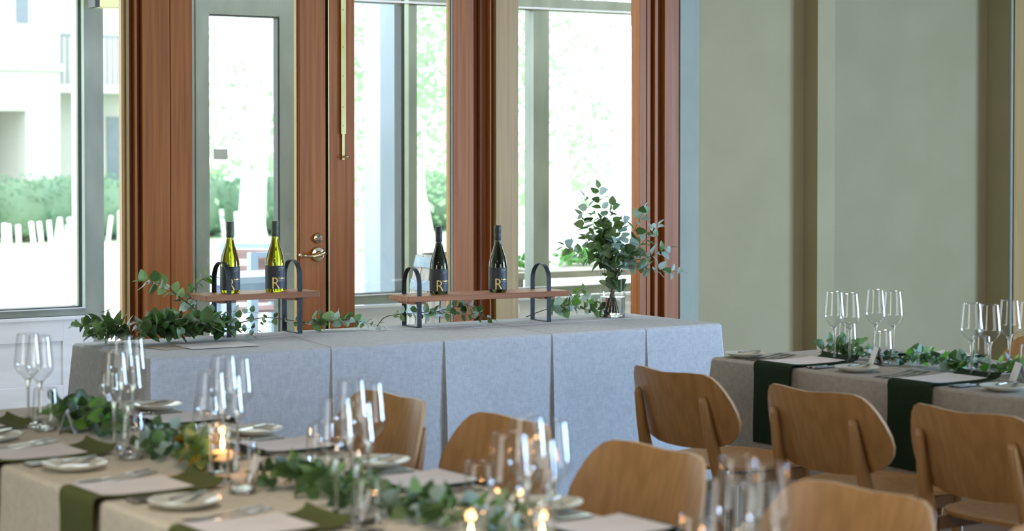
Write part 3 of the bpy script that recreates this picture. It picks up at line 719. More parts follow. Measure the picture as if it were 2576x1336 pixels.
# ------------------------------------------------------------------ bottles
def wrap(me_v, R, ang0): return [((R) * cos(ang0 + x / R), (R) * sin(ang0 + x / R), z) for (x, z) in me_v]
def text_on(root, nm, body, size, x, z, R, mat, bold=False, sx=1.0):
    cu = bpy.data.curves.new(nm, 'FONT'); cu.body = body; cu.size = size; cu.resolution_u = 3
    if bold: cu.offset = size * 0.012
    ob = bpy.data.objects.new(nm + '_tmp', cu); COL.objects.link(ob)
    bpy.context.view_layer.update()
    me = bpy.data.meshes.new_from_object(ob.evaluated_get(bpy.context.evaluated_depsgraph_get()))
    bpy.data.objects.remove(ob)
    bm = bmesh.new(); bm.from_mesh(me)
    bmesh.ops.triangulate(bm, faces=bm.faces)
    bmesh.ops.subdivide_edges(bm, edges=[e for e in bm.edges if e.calc_length() > 0.006], cuts=2)
    for v in bm.verts:
        px, pz = x + v.co.x * sx, z + v.co.y
        a = -pi / 2 + px / R; v.co = ((R) * cos(a), (R) * sin(a), pz)
    bm.to_mesh(me); bm.free(); me.materials.clear(); me.materials.append(mat)
    o = bpy.data.objects.new(nm, me); COL.objects.link(o); o.parent = root
    return o
def bottle(x, y, z, rz, glass, cap, label, lines1, lines2):
    b = empty('wine_bottle', (x, y, z), rz); tag(b, label, 'bottle', 'wine bottles on the wooden risers')
    prof = [(0.0, 0.004), (0.030, 0.0), (0.039, 0.002), (0.0425, 0.008), (0.0430, 0.05), (0.0430, 0.118), (0.0418, 0.135), (0.0375, 0.158), (0.0300, 0.182), (0.0225, 0.203), (0.0175, 0.222), (0.0152, 0.240), (0.0146, 0.262), (0.0, 0.262)]
    MB().lathe(prof, 40).build('glass_body', glass, b, smooth=True)
    MB().lathe([(0.0153, 0.243), (0.0158, 0.2445), (0.0158, 0.272), (0.0152, 0.275), (0.0160, 0.278), (0.0162, 0.3085), (0.0150, 0.3115), (0.0, 0.3115)], 32).build('capsule', cap, b, smooth=True, sharp=40)
    R = 0.0434; m = MB(); vs = []; n = 30
    for i in range(n + 1):
        a = -pi / 2 - 1.95 + 3.4 * i / n
        vs += [(R * cos(a), R * sin(a), 0.0145), (R * cos(a), R * sin(a), 0.1165)]
    m.add(vs, [(2 * i, 2 * i + 2, 2 * i + 3, 2 * i + 1) for i in range(n)])
    lb_ = m.build('bottle_label', M['label'], b, smooth=True)
    text_on(lb_, 'initial', 'R', 0.072, -0.0155, 0.0165, R + 0.0004, M['gold'], sx=0.86)
    for i, (t, zz, s) in enumerate(lines1): text_on(lb_, 'print_line', t, s, 0.0165, zz, R + 0.0004, M['labeltext'])
    for i, (t, zz, s, mt) in enumerate(lines2): text_on(lb_, 'print_line', t, s, 0.0165, zz, R + 0.0004, mt, bold=(i == 0))
    return b
L2 = lambda a, b: [('Rochford', 0.058, 0.0105, M['gold']), (a, 0.050, 0.006, M['labeltext'])] + ([(b, 0.044, 0.006, M['labeltext'])] if b else [])
BZ = 0.9355
bottle(3.972, 8.115, BZ, -0.46, M['bottle_green'], M['capsule'], 'olive white wine bottle behind the black arch, leftmost on the short riser', [('Yarra Valley', 0.106, 0.006), ('Chardonnay', 0.100, 0.006), ('2021', 0.094, 0.006)], L2('Yarra Valley', ''))
bottle(4.176, 8.085, BZ, -0.50, M['bottle_green'], M['capsule'], 'olive white wine bottle standing free on the short riser', [('Yarra Valley', 0.106, 0.006), ('Chardonnay', 0.100, 0.006), ('2021', 0.094, 0.006)], L2('Single Vineyard', 'Terre'))
bottle(4.990, 8.03, 0.8955, -0.54, M['bottle_dark'], M['capsule_dk'], 'dark red wine bottle in the middle of the long riser', [('Yarra Valley', 0.106, 0.006), ('Pinot Noir', 0.100, 0.006), ('2021', 0.094, 0.006)], L2('Yarra Valley', ''))
bottle(5.285, 7.985, 0.8955, -0.60, M['bottle_dark'], M['capsule_dk'], 'dark red wine bottle farthest right on the long riser', [('Yarra Valley', 0.106, 0.006), ('Pinot Noir', 0.100, 0.006), ('2021', 0.094, 0.006)], L2('Terre Vineyard', ''))

# risers: plank carried by black strap arches
def riser(x, y, rz, length, width, ztop, arch_top, xs, label):
    r = empty('display_riser', (x, y, 0.75), rz); tag(r, label, 'stand', 'wooden display risers on the buffet')
    zt = ztop - 0.75; th = 0.026
    b = MB(); b.box(-length / 2, length / 2, -width / 2, width / 2, zt - th, zt)
    b.build('board', M['board'], r, bevel=0.003)
    for ax in xs:
        hw = width / 2 - 0.022; at = arch_top - 0.75; rr = hw; zc = at - rr
        path = [(hw, 0.0), (hw, zc)] + [(rr * cos(a), zc + rr * sin(a)) for a in [pi * k / 16 for k in range(1, 16)]] + [(-hw, zc), (-hw, 0.0)]
        vs = []; sw = 0.011; t2 = 0.003; N = len(path)
        cen = [(0, 0)] * 0
        for i, (yy, zz) in enumerate(path):
            pa = path[max(i - 1, 0)]; pb = path[min(i + 1, N - 1)]; d = Vector((pb[0] - pa[0], pb[1] - pa[1])).normalized(); nn = Vector((-d.y, d.x))
            if i == 0 or i == N - 1: nn = Vector((-d.y, d.x))
            for (sx, sn) in ((-sw, -t2 / 2), (sw, -t2 / 2), (sw, t2 / 2), (-sw, t2 / 2)): vs.append((ax + sx, yy + nn.x * sn, zz + nn.y * sn))
        fs = []
        for i in range(N - 1):
            for q in range(4): fs.append((i * 4 + q, i * 4 + (q + 1) % 4, (i + 1) * 4 + (q + 1) % 4, (i + 1) * 4 + q))
        m = MB(); m.add(vs, fs); m.box(ax - sw, ax + sw, -hw - .0015, hw + .0015, 0.0, 0.003)
        a_ = m.build('strap_arch', M['black_metal'], r, smooth=True, sharp=35)
        MB().box(ax - 0.036, ax + 0.036, -hw + 0.006, hw - 0.006, zt - th - 0.013, zt - th).build('cleat', M['board'], r)
    return r
riser(4.088, 8.115, -0.03, 0.545, 0.20, 0.9355, 1.072, (-0.155, 0.185), 'short wooden riser with black strap arches carrying the white wines')
riser(5.21, 8.02, -0.085, 0.845, 0.20, 0.8955, 1.022, (-0.355, 0.325), 'long wooden riser with black strap arches carrying the red wines')

# ------------------------------------------------------------------ leaves and branches
def leaf_mesh(nm, mat, wide=0.8, pts=5, fold=0.18, curl=0.25, spiky=False):
    vs = []; fs = []
    for i in range(pts + 1):
        t = i / pts
        if spiky: wv = wide * 0.5 * sin(pi * min(1, t * 0.95 + 0.03)) * (1 + 0.30 * cos(t * 15))
        else: wv = wide * 0.5 * (sin(pi * (t ** 0.72)) ** 0.75 if 0 < t < 1 else 0.0)
        z = -curl * t * t
        vs += [(-wv, t, z + fold * wv), (0, t, z), (wv, t, z + fold * wv)]
    for i in range(pts):
        a = i * 3; fs += [(a, a + 1, a + 4, a + 3), (a + 1, a + 2, a + 5, a + 4)]
    me = bpy.data.meshes.new(nm); me.from_pydata(vs, [], fs); me.materials.append(mat)
    me.polygons.foreach_set('use_smooth', [True] * len(fs)); return me
LM = {}
for k_, mt in (('silver', 'leaf_silver'), ('mid', 'leaf_mid'), ('dark', 'leaf_dark'), ('bright', 'leaf_bright'), ('gold', 'leaf_candlelit')):
    LM[k_] = [leaf_mesh('leaf', M[mt], 0.80), leaf_mesh('leaf', M[mt], 0.62, fold=0.35, curl=0.1), leaf_mesh('leaf', M[mt], 0.92, fold=0.1, curl=0.4)]
LM['spiky'] = [leaf_mesh('leaf', M['leaf_dark'], 0.9, 8, spiky=True), leaf_mesh('leaf', M['leaf_mid'], 0.8, 8, spiky=True)]
LM['fern'] = [leaf_mesh('leaf', M['leaf_dark'], 0.34, 4), leaf_mesh('leaf', M['leaf_bright'], 0.34, 4)]
NLEAF = [0]
def put_leaf(parent, pos, d, nrm, size, kind, rnd, lift=None):
    me = rnd.choice(LM[kind]); o = bpy.data.objects.new('leaf', me); COL.objects.link(o); o.parent = parent
    y = Vector(d).normalized(); x = y.cross(Vector(nrm))
    if x.length < 1e-3: x = y.cross(Vector((0.3, 0.5, 0.8)))
    x.normalize(); z = x.cross(y)
    m = Matrix((x, y, z)).transposed().to_4x4(); m.translation = Vector(pos)
    o.matrix_local = m @ Matrix.Diagonal((size, size, size, 1)); NLEAF[0] += 1
    return o
def spline(pts, n):
    P_ = [Vector(p) for p in pts]; out = []
    P_ = [P_[0] * 2 - P_[1]] + P_ + [P_[-1] * 2 - P_[-2]]; S = len(P_) - 3
    for i in range(n + 1):
        t = i / n * S; k = min(int(t), S - 1); u = t - k; a, b, c, d = P_[k:k + 4]
        out.append(0.5 * ((2 * b) + (c - a) * u + (2 * a - 5 * b + 4 * c - d) * u * u + (3 * b - a - 3 * c + d) * u ** 3))
    return out
def branch(root, pts, pairs, size, kinds, rnd, r0=0.0022, start=0.12, spread=1.0, minz=None, stem='stem', taper=0.45, up=None):
    path = spline(pts, 16)
    MB().tube(path, [r0 * (1 - 0.7 * i / 16) for i in range(17)], 5).build('stem', M[stem], root, smooth=True)
    n = len(path) - 1
    for j in range(pairs):
        t = start + (1 - start) * (j + 0.5) / pairs; f = t * n; k = min(int(f), n - 1); p = path[k].lerp(path[k + 1], f - k); d = (path[k + 1] - path[k]).normalized()
        a = d.cross(Vector((0, 0, 1)));
        if a.length < 0.1: a = d.cross(Vector((0, 1, 0)))
        a.normalize(); b = d.cross(a).normalized()
        ang = (j % 2) * pi / 2 + rnd.uniform(-0.5, 0.5)
        s = size * (1 - taper * t) * rnd.uniform(0.8, 1.15)
        for q in (0, 1):
            v = (a * cos(ang + q * pi) + b * sin(ang + q * pi)); dirn = v * spread + d * rnd.uniform(0.25, 0.7)
            if minz is not None:
                tipz = p.z + dirn.normalized().z * s
                if tipz < minz: dirn.z += (minz - tipz) / s * 1.3 + 0.05
            nr = d * rnd.uniform(-.5, .9) + Vector((rnd.uniform(-1, 1), rnd.uniform(-1, 1), rnd.uniform(-.4, 1)))
            put_leaf(root, p + v * r0, dirn, nr, s, rnd.choice(kinds), rnd)
    # tip leaf
    put_leaf(root, path[-1], path[-1] - path[-2], Vector((0, 0, 1)) + (path[-1] - path[-2]) * .2, size * (1 - taper), rnd.choice(kinds), rnd)
def garland(name, loc, label, cat, group=None):
    g_ = empty(name, loc); return tag(g_, label, cat, group)

# big eucalyptus and ivy clump at the left end of the buffet
rnd = random.Random(21)
gA = garland('eucalyptus_clump', (3.66, 7.93, 0.75), 'thick clump of ivy and eucalyptus at the left end of the buffet', 'greenery', 'loose greenery on the buffet')
for i in range(14):
    x = rnd.uniform(-0.26, 0.16); y = rnd.uniform(-0.11, 0.12); a = rnd.uniform(-0.7, 0.7) + (0 if rnd.random() < .6 else pi); L_ = rnd.uniform(0.16, 0.24)
    branch(gA, [(x, y, 0.02 + 0.003 * i), (x + cos(a) * L_ * .5, y + sin(a) * L_ * .35, 0.075 + rnd.uniform(-.01, .02)), (x + cos(a) * L_, y + sin(a) * L_ * .45, rnd.uniform(0.03, 0.10))], 7, 0.070, ['dark', 'dark', 'mid', 'spiky', 'dark'], rnd, minz=0.004, stem='stem_g', taper=.2)
for (ex, ey, ez) in ((0.37, 0.05, 0.03), (0.34, 0.00, 0.11), (0.30, -0.05, 0.02), (0.39, -0.02, 0.07)):
    branch(gA, [(0.08, 0.0, 0.04), (0.2, ey * .5, ez * .6 + 0.05), (ex, ey, ez)], 6, 0.048, ['silver', 'mid', 'silver', 'dark'], rnd, minz=0.004)
branch(gA, [(-0.18, 0.05, 0.03), (-0.26, 0.1, 0.08), (-0.30, 0.12, 0.15)], 4, 0.04, ['mid', 'dark'], rnd, minz=0.004)
gS = garland('eucalyptus_sprig', (3.845, 8.2, 0.80), 'sprig of rounded eucalyptus rising against the wooden door post', 'greenery', 'loose greenery on the buffet')
branch(gS, [(0.035, -0.02, -0.03), (0.01, 0.02, 0.06), (-0.06, 0.04, 0.12), (-0.13, 0.05, 0.175), (-0.22, 0.06, 0.19)], 12, 0.054, ['mid', 'mid', 'dark', 'silver'], rnd, r0=0.003, start=0.25, taper=.1)
branch(gS, [(-0.03, 0.03, 0.09), (0.0, 0.03, 0.14), (0.05, 0.04, 0.19), (0.10, 0.04, 0.20)], 7, 0.040, ['mid', 'bright'], rnd, start=0.1, taper=.1)
gB = garland('eucalyptus_branch', (4.38, 8.06, 0.75), 'eucalyptus branch lying on the buffet under the right end of the short riser', 'greenery', 'loose greenery on the buffet')
branch(gB, [(-0.32, 0.14, 0.045), (-0.21, 0.11, 0.065), (-0.10, 0.05, 0.05), (0.02, 0.0, 0.03)], 6, 0.036, ['mid', 'dark'], rnd, r0=0.0028, start=0.25, minz=0.003)
branch(gB, [(-0.10, 0.05, 0.04), (0.02, 0.01, 0.045), (0.13, -0.05, 0.05), (0.26, -0.1, 0.02)], 14, 0.056, ['mid', 'dark', 'mid', 'silver'], rnd, minz=0.003, start=.15)
branch(gB, [(-0.04, 0.07, 0.03), (0.07, 0.04, 0.06), (0.17, 0.0, 0.05), (0.22, -0.02, 0.03)], 10, 0.052, ['mid', 'dark', 'silver'], rnd, minz=0.003, start=.1)
gC = garland('eucalyptus_branch', (5.03, 8.01, 0.75), 'eucalyptus branch lying on the buffet beneath the long riser', 'greenery', 'loose greenery on the buffet')
branch(gC, [(-0.30, 0.14, 0.0), (-0.25, 0.13, 0.045), (-0.13, 0.06, 0.06), (0.0, 0.01, 0.06), (0.2, -0.06, 0.025)], 15, 0.058, ['mid', 'dark', 'mid', 'silver'], rnd, r0=0.0025, start=0.3, minz=0.003)
branch(gC, [(-0.1, 0.05, 0.05), (0.02, 0.03, 0.075), (0.10, 0.0, 0.09), (0.16, -0.03, 0.05)], 9, 0.058, ['silver', 'mid', 'dark'], rnd, minz=0.003, start=.3)
gD = garland('eucalyptus_branch', (5.73, 8.0, 0.75), 'silvery eucalyptus branch on the buffet between the long riser and the vase', 'greenery', 'loose greenery on the buffet')
branch(gD, [(-0.22, 0.08, 0.012), (-0.13, 0.05, 0.045), (-0.04, 0.03, 0.055), (0.10, 0.0, 0.04), (0.21, 0.0, 0.03)], 16, 0.058, ['silver', 'silver', 'mid', 'dark'], rnd, r0=0.0025, start=0.25, minz=0.003, taper=.3)
branch(gD, [(-0.08, 0.04, 0.05), (0.0, 0.02, 0.08), (0.07, 0.01, 0.085), (0.14, 0.0, 0.07)], 9, 0.054, ['silver', 'mid', 'bright'], rnd, minz=0.003, start=.1, taper=.2)
branch(gD, [(0.03, 0.08, 0.03), (0.05, 0.09, 0.07), (0.08, 0.09, 0.11), (0.13, 0.09, 0.135)], 4, 0.044, ['bright', 'mid'], rnd, minz=0.003, start=.45)

# vase with bouquet
va = empty('glass_vase', (5.951, 7.985, 0.75)); tag(va, 'clear cylinder vase of water holding eucalyptus, right end of the buffet', 'vase')
R = 0.062
MB().lathe([(0.0, 0.0), (R - .002, 0.0), (R, 0.003), (R, 0.245)], 48).build('vase_wall', M['thin'], va, smooth=True, sharp=60)
MB().lathe([(0.0, 0.0012), (R - .003, 0.0012), (R - .001, 0.004), (R - .001, 0.011), (R - .003, 0.013), (0.0, 0.013)], 48).build('vase_base', M['clear'], va, smooth=True, sharp=50)
MB().lathe([(0.0, 0.014), (R - .0015, 0.014), (R - .0015, 0.0965), (0.0, 0.0965)], 48).build('water', M['water'], va, smooth=True, sharp=50)
MB().lathe([(R - .0012, 0.245), (R - .0002, 0.2465), (R + .001, 0.245)], 48).build('rim', M['rim'], va, smooth=True)
bq = empty('eucalyptus_bouquet', (5.951, 7.985, 0.77)); tag(bq, 'large silver-green eucalyptus bouquet standing in the glass vase', 'bouquet')
rnd = random.Random(5)
cr_, cf_ = Vector((cos(YAW), -sin(YAW), 0)), Vector((sin(YAW), cos(YAW), 0))
tips = [(-0.125, 0.56, 'silver'), (-0.06, 0.60, 'mid'), (0.0, 0.52, 'mid'), (-0.14, 0.47, 'mid'), (-0.22, 0.33, 'mid'), (-0.12, 0.36, 'mid'), (0.05, 0.45, 'silver'), (0.14, 0.50, 'mid'),
        (0.21, 0.42, 'silver'), (0.25, 0.31, 'silver'), (0.30, 0.20, 'silver'), (0.11, 0.29, 'silver'), (0.0, 0.38, 'mid'), (-0.05, 0.44, 'dark')]
for i, (tx, tz, kd) in enumerate(tips):
    dy = rnd.uniform(-0.09, 0.09); tx *= 1.08; end = cr_ * tx + cf_ * dy + Vector((0, 0, tz))
    bs = cr_ * (-tx * 0.10) + cf_ * rnd.uniform(-.02, .02) + Vector((0, 0, 0.0))
    mid1 = cr_ * (tx * 0.12) + cf_ * rnd.uniform(-.02, .02) + Vector((0, 0, 0.215)); mid2 = cr_ * (tx * 0.62) + cf_ * dy * .5 + Vector((0, 0, 0.215 + (tz - 0.215) * 0.55))
    kinds = {'silver': ['silver', 'silver', 'mid'], 'mid': ['mid', 'mid', 'silver', 'dark'], 'dark': ['dark', 'mid']}[kd]
    branch(bq, [bs, mid1, mid2, end], 9, 0.072, kinds, rnd, r0=0.0020, start=0.32, taper=0.35, spread=1.0)
for i in range(5):      # foliage stuffed into the neck of the vase
    a = rnd.uniform(0, 6.28); 
    branch(bq, [(0.01 * cos(a), 0.01 * sin(a), 0.09 + 0.01 * (i % 4)), (0.03 * cos(a), 0.03 * sin(a), 0.15), (0.045 * cos(a), 0.045 * sin(a), 0.24)], 4, 0.062, ['dark', 'mid'], rnd, start=0.1, spread=.5)

# paper sheets on the buffet
pp = MB().box(0, 0.28, 0, 0.20, 0.0006, 0.0014).build('paper_sheet', M['kraft'], None, loc=(3.46, 7.66, 0.7505), rot=(0, 0, 0.18)); tag(pp, 'brown paper sheet beneath the ivy clump on the buffet', 'paper')
pp = MB().box(0, 0.30, 0, 0.21, 0.0006, 0.0014).build('paper_sheet', M['paper'], None, loc=(3.56, 7.62, 0.7525), rot=(0, 0.0, -0.05)); tag(pp, 'pale paper sheet overlapping the brown one on the buffet', 'paper')

# ------------------------------------------------------------------ stemware, tumblers, cutlery, plates
def glass_proto():
    g_ = empty('wine_glass', (0, 0, 0))
    bowl = [(0.0035, 0.128), (0.012, 0.134), (0.024, 0.146), (0.034, 0.158), (0.0388, 0.1655), (0.0405, 0.171), (0.0409, 0.176), (0.04065, 0.181)] + [(0.04065 - 0.00885 * k / 9, 0.181 + 0.085 * k / 9) for k in range(1, 10)]
    MB().lathe(bowl, 40).build('bowl', M['thin'], g_, smooth=True)
    MB().lathe([(0.0316, 0.2655), (0.0319, 0.2668), (0.0323, 0.2655)], 40).build('rim', M['rim'], g_, smooth=True)
    st_ = [(0.0, 0.135), (0.012, 0.1345), (0.0085, 0.128), (0.0055, 0.118), (0.0042, 0.095), (0.0038, 0.05), (0.0045, 0.02), (0.008, 0.009), (0.018, 0.004), (0.034, 0.0018), (0.0385, 0.001), (0.0385, 0.0), (0.0, 0.0)]
    MB().lathe(st_, 28).build('stem', M['clear'], g_, smooth=True)
    return g_
def tumbler_proto():
    g_ = empty('water_tumbler', (0, 0, 0))
    MB().lathe([(0.020, 0.003), (0.030, 0.008), (0.0365, 0.022), (0.0392, 0.042), (0.0388, 0.060), (0.0377, 0.075), (0.0366, 0.087), (0.0355, 0.099), (0.0344, 0.111), (0.0333, 0.123)], 40).build('bowl', M['thin'], g_, smooth=True)
    MB().lathe([(0.0322, 0.1225), (0.0326, 0.1240), (0.0330, 0.1225)], 40).build('rim', M['rim'], g_, smooth=True)
    MB().lathe([(0.0, 0.0), (0.021, 0.0), (0.029, 0.0055), (0.0325, 0.012), (0.02, 0.0095), (0.0, 0.009)], 32).build('base', M['clear'], g_, smooth=True)
    return g_
GP, TP = glass_proto(), tumbler_proto(); used = {'g': False, 't': False}
def place(kind, x, y, label, group, z=0.7505):
    pr = GP if kind == 'g' else TP
    if not used[kind]: used[kind] = True; o = pr; o.location = (x, y, z)
    else: o = dup(pr, None, (x, y, z), 0)
    return tag(o, label, 'glass', group)
ORD = ['first', 'second', 'third', 'fourth', 'fifth', 'sixth']
near_y = [5.82, 5.175, 4.572, 3.94, 3.247, 2.60]; far_y = [5.605, 4.925, 4.235, 3.437, 2.766]
for i, y in enumerate(near_y):
    for s, w_ in ((1, 'left'), (-1, 'right')):
        place('g', 2.208, y + s * 0.047, '%s wine glass of the %s camera-side pair from the front table\'s left end' % (w_, ORD[i]), 'wine glasses on the front table')
for i, y in enumerate(far_y):
    for s, w_ in ((1, 'left'), (-1, 'right')):
        place('g', 2.410 if i < 3 else 2.375, y + s * 0.042, '%s wine glass of the %s chair-side pair from the front table\'s left end' % (w_, ORD[i]), 'wine glasses on the front table')
tn = [(2.19, 5.68), (2.175, 5.035), (2.18, 4.39), (2.16, 3.755), (2.13, 3.09)]; tf = [(2.505, 5.97), (2.50, 5.26), (2.49, 4.57), (2.47, 3.80), (2.45, 3.02)]
for i, (x, y) in enumerate(tn): place('t', x, y, 'water tumbler beside the %s camera-side pair of wine glasses on the front table' % ORD[i], 'tumblers on the front table')
for i, (x, y) in enumerate(tf): place('t', x, y, 'water tumbler left of the %s chair-side pair of wine glasses on the front table' % ORD[i], 'tumblers on the front table')
for i, (y, yf) in enumerate(((5.79, 5.78), (5.10, 5.12))):
    wh = ('by the plain-wall table\'s far end', 'near the photo\'s right edge')[i]
    for s, w_ in ((1, 'left'), (-1, 'right')):
        place('g', 5.405 + i * .018, y + s * 0.042, '%s front wine glass of the four standing %s' % (w_, wh), 'wine glasses on the plain-wall table')
        place('g', 5.616 + i * .028, yf + s * 0.048, '%s rear wine glass of the four standing %s' % (w_, wh), 'wine glasses on the plain-wall table')
place('t', 5.515, 5.685, 'water tumbler before a place card, at the far four wine glasses', 'tumblers on the plain-wall table')
place('t', 5.64, 6.01, 'water tumbler behind the second glass, farthest on the plain-wall table', 'tumblers on the plain-wall table')
place('t', 5.55, 4.985, 'water tumbler cut by the right edge of the photo', 'tumblers on the plain-wall table')
place('t', 5.66, 5.32, 'water tumbler behind the glasses near the photo\'s right edge', 'tumblers on the plain-wall table')

def flat_tool(nm, outline, th, mat, zf=None):
    """thin cutlery blade/handle from a list of (x, halfwidth); zf(x) lifts it"""
    vs = []; fs = []; n = len(outline)
    for (x, hw) in outline:
        z = zf(x) if zf else 0.001
        vs += [(x, -hw, z), (x, hw, z), (x, hw, z + th), (x, -hw, z + th)]
    for i in range(n - 1):
        for q in range(4): fs.append((i * 4 + q, i * 4 + (q + 1) % 4, (i + 1) * 4 + (q + 1) % 4, (i + 1) * 4 + q))
    fs += [(0, 3, 2, 1), tuple((n - 1) * 4 + q for q in range(4))]
    return MB().add(vs, fs)
def fork_proto():
    f = empty('fork', (0, 0, 0))
    zf = lambda x: 0.002 + 0.013 * max(0, (x - 0.09) / 0.11) if x < 0.16 else 0.010 + 0.10 * (x - 0.16)
    flat_tool('handle', [(0, .006), (.02, .0085), (.07, .005), (.13, .0035), (.146, .010), (.155, .0125)], .0022, None, zf).build('handle', M['steel'], f)
    for k in range(4): flat_tool('tine', [(.154, .0013), (.180, .0013), (.202, .0007)], .0018, None, zf).build('tine', M['steel'], f, loc=(0, -0.0105 + k * .007, 0))
    return f
def knife_proto():
    f = empty('table_knife', (0, 0, 0))
    flat_tool('handle', [(0, .006), (.01, .009), (.07, .0075), (.095, .0055)], .007, None).build('handle', M['steel'], f, bevel=.002)
    flat_tool('blade', [(.095, .005), (.11, .009), (.18, .0085), (.215, .004), (.222, .001)], .0018, None, lambda x: .003).build('blade', M['steel'], f)
    return f
def plate_proto():
    f = empty('side_plate', (0, 0, 0))
    MB().lathe([(0.0, 0.006), (0.045, 0.006), (0.052, 0.008), (0.080, 0.018), (0.083, 0.0195), (0.082, 0.0165), (0.055, 0.004), (0.045, 0.0), (0.0, 0.0)], 48).build('dish', M['china'], f, smooth=True)
    return f
def bknife_proto():
    f = empty('butter_knife', (0, 0, 0))
    flat_tool('handle', [(0, .004), (.01, .006), (.06, .005)], .005, None).build('handle', M['steel'], f, bevel=.0015)
    flat_tool('blade', [(.06, .004), (.075, .0085), (.125, .0075), (.14, .002)], .0015, None, lambda x: .002).build('blade', M['steel'], f)
    return f
FP, KP, PP, BP = fork_proto(), knife_proto(), plate_proto(), bknife_proto(); seen = set()
def put(p, x, y, z, rz, label, cat, group):
    if p.name not in seen: seen.add(p.name); o = p; o.location = (x, y, z); o.rotation_euler = (0, 0, rz)
    else: o = dup(p, None, (x, y, z), rz)
    return tag(o, label, cat, group)

def napkin(x_edge, yc, direction, hang, mat, label, group, reach=0.315):
    """runner-folded napkin: hangs over the edge, lies on the table, its far end curls up. direction +1: table lies towards +X"""
    n_ = empty('napkin', (x_edge, yc, 0.7505))
    tag(n_, label, 'napkin', group)
    hw = 0.102; path = []
    for k in range(9): path.append((-0.0205, -hang + hang * k / 9 - 0.0))
    path += [(-0.0205, -0.012), (-0.018, 0.0035), (-0.010, 0.009), (0.006, 0.0095), (0.03, 0.006), (0.07, 0.004), (0.14, 0.004), (0.22, 0.004), (reach - .055, 0.004), (reach - .03, 0.007), (reach - .01, 0.014), (reach, 0.022)]
    vs = []; fs = []; NW = 10; N = len(path); th = 0.0035
    for lay in (0, 1):
        for i, (x, z) in enumerate(path):
            pa = path[max(0, i - 1)]; pb = path[min(N - 1, i + 1)]; d = Vector((pb[0] - pa[0], pb[1] - pa[1])).normalized(); nn = Vector((-d.y, d.x))
            for w_ in range(NW + 1):
                v = -hw + 2 * hw * w_ / NW
                sag = 0.0
                if i > 19: sag = 0.012 * (2 * w_ / NW - 1) ** 2 * (i - 19) / 2
                wob = 0.002 * sin(v * 40 + i * .5) if i < 9 else 0
                xx = x + nn.x * th * lay + wob; zz = z + nn.y * th * lay + sag
                vs.append((direction * xx, v, zz))
    S = N * (NW + 1)
    for i in range(N - 1):
        for w_ in range(NW):
            a = i * (NW + 1) + w_; fs.append((a, a + 1, a + NW + 2, a + NW + 1)); fs.append((S + a, S + a + NW + 1, S + a + NW + 2, S + a + 1))
    edge = [i * (NW + 1) for i in range(N)]; edge2 = [i * (NW + 1) + NW for i in range(N)]
    for e in (edge, edge2):
        for i in range(N - 1): fs.append((e[i], e[i + 1], S + e[i + 1], S + e[i]))
    for base in (0, (N - 1) * (NW + 1)):
        for w_ in range(NW): fs.append((base + w_, base + w_ + 1, S + base + w_ + 1, S + base + w_))
    MB().add(vs, fs).build('folded_linen', mat, n_, smooth=True, sharp=60)
    return n_
def menu(x0, x1, yc, label, group, hw=0.097, rz=0.0):
    xc = (x0 + x1) / 2; L_ = (x1 - x0)
    m = MB(); N = 8
    vs = []; fs = []
    for k in range(N + 1):
        x = -L_ / 2 + L_ * k / N; z = 0.0006 + 0.004 * abs(2 * k / N - 1) ** 4
        vs += [(x, -hw, z), (x, hw, z), (x, hw, z + .0008), (x, -hw, z + .0008)]
    for i in range(N):
        for q in range(4): fs.append((i * 4 + q, i * 4 + (q + 1) % 4, (i + 1) * 4 + (q + 1) % 4, (i + 1) * 4 + q))
    fs += [(0, 3, 2, 1), tuple(N * 4 + q for q in range(4))]
    o = m.add(vs, fs).build('menu_card', M['paper'], None, loc=(xc, yc, 0.7595), rot=(0, 0, rz)); return tag(o, label, 'menu', group)
def place_card(x, y, rz, label, group, s=1.0):
    c = empty('place_card', (x, y, 0.7505), rz); tag(c, label, 'card', group)
    w_, h = 0.040 * s, 0.068 * s
    for q in (-1, 1):
        MB().add([(q * 0.024, -w_, 0), (q * 0.024, w_, 0), (0, w_, h), (0, -w_, h), (q * 0.0232, -w_, 0), (q * 0.0232, w_, 0), (-q * .0006, w_, h), (-q * .0006, -w_, h)],
                 [(0, 1, 2, 3), (4, 7, 6, 5), (0, 3, 7, 4), (1, 5, 6, 2), (2, 6, 7, 3), (0, 4, 5, 1)]).build('card_face', M['card'], c)
    return c

# --- near table, camera side (person would face +X; left of the setting is +Y)
wn = ['farthest left', 'left-hand', 'central', 'right-hand']
for i, c in enumerate((5.87, 5.255, 4.600, 3.98)):
    cc = c - 0.03
    napkin(NX0, cc, 1, 0.48, M['napkin'], 'lit green napkin hanging over the camera side of the front table, %s one' % wn[i], 'green napkins on the front table')
    menu(1.862, 2.095, cc + .005, 'cream menu card on the %s camera-side napkin of the front table' % wn[i], 'menu cards on the front table')
    for k in (0, 1): put(FP, 1.905, cc + 0.135 + k * 0.042, 0.7510, 0.06, 'silver fork %s of the %s camera-side menu' % (('just left', 'farther left')[k], wn[i]), 'fork', 'forks on the front table')
    for k in (0, 1): put(KP, 1.900, cc - 0.145 - k * 0.032, 0.7510, 0.0, 'silver knife %s of the %s camera-side menu' % (('just right', 'farther right')[k], wn[i]), 'knife', 'knives on the front table')
    put(PP, 1.985, cc - 0.275, 0.7510, 0, 'small side plate right of the %s camera-side menu' % wn[i], 'plate', 'side plates on the front table')
    put(BP, 1.945, cc - 0.285, 0.7705, 0.5, 'butter knife lying across the side plate right of the %s camera-side menu' % wn[i], 'knife', 'butter knives on the front table')
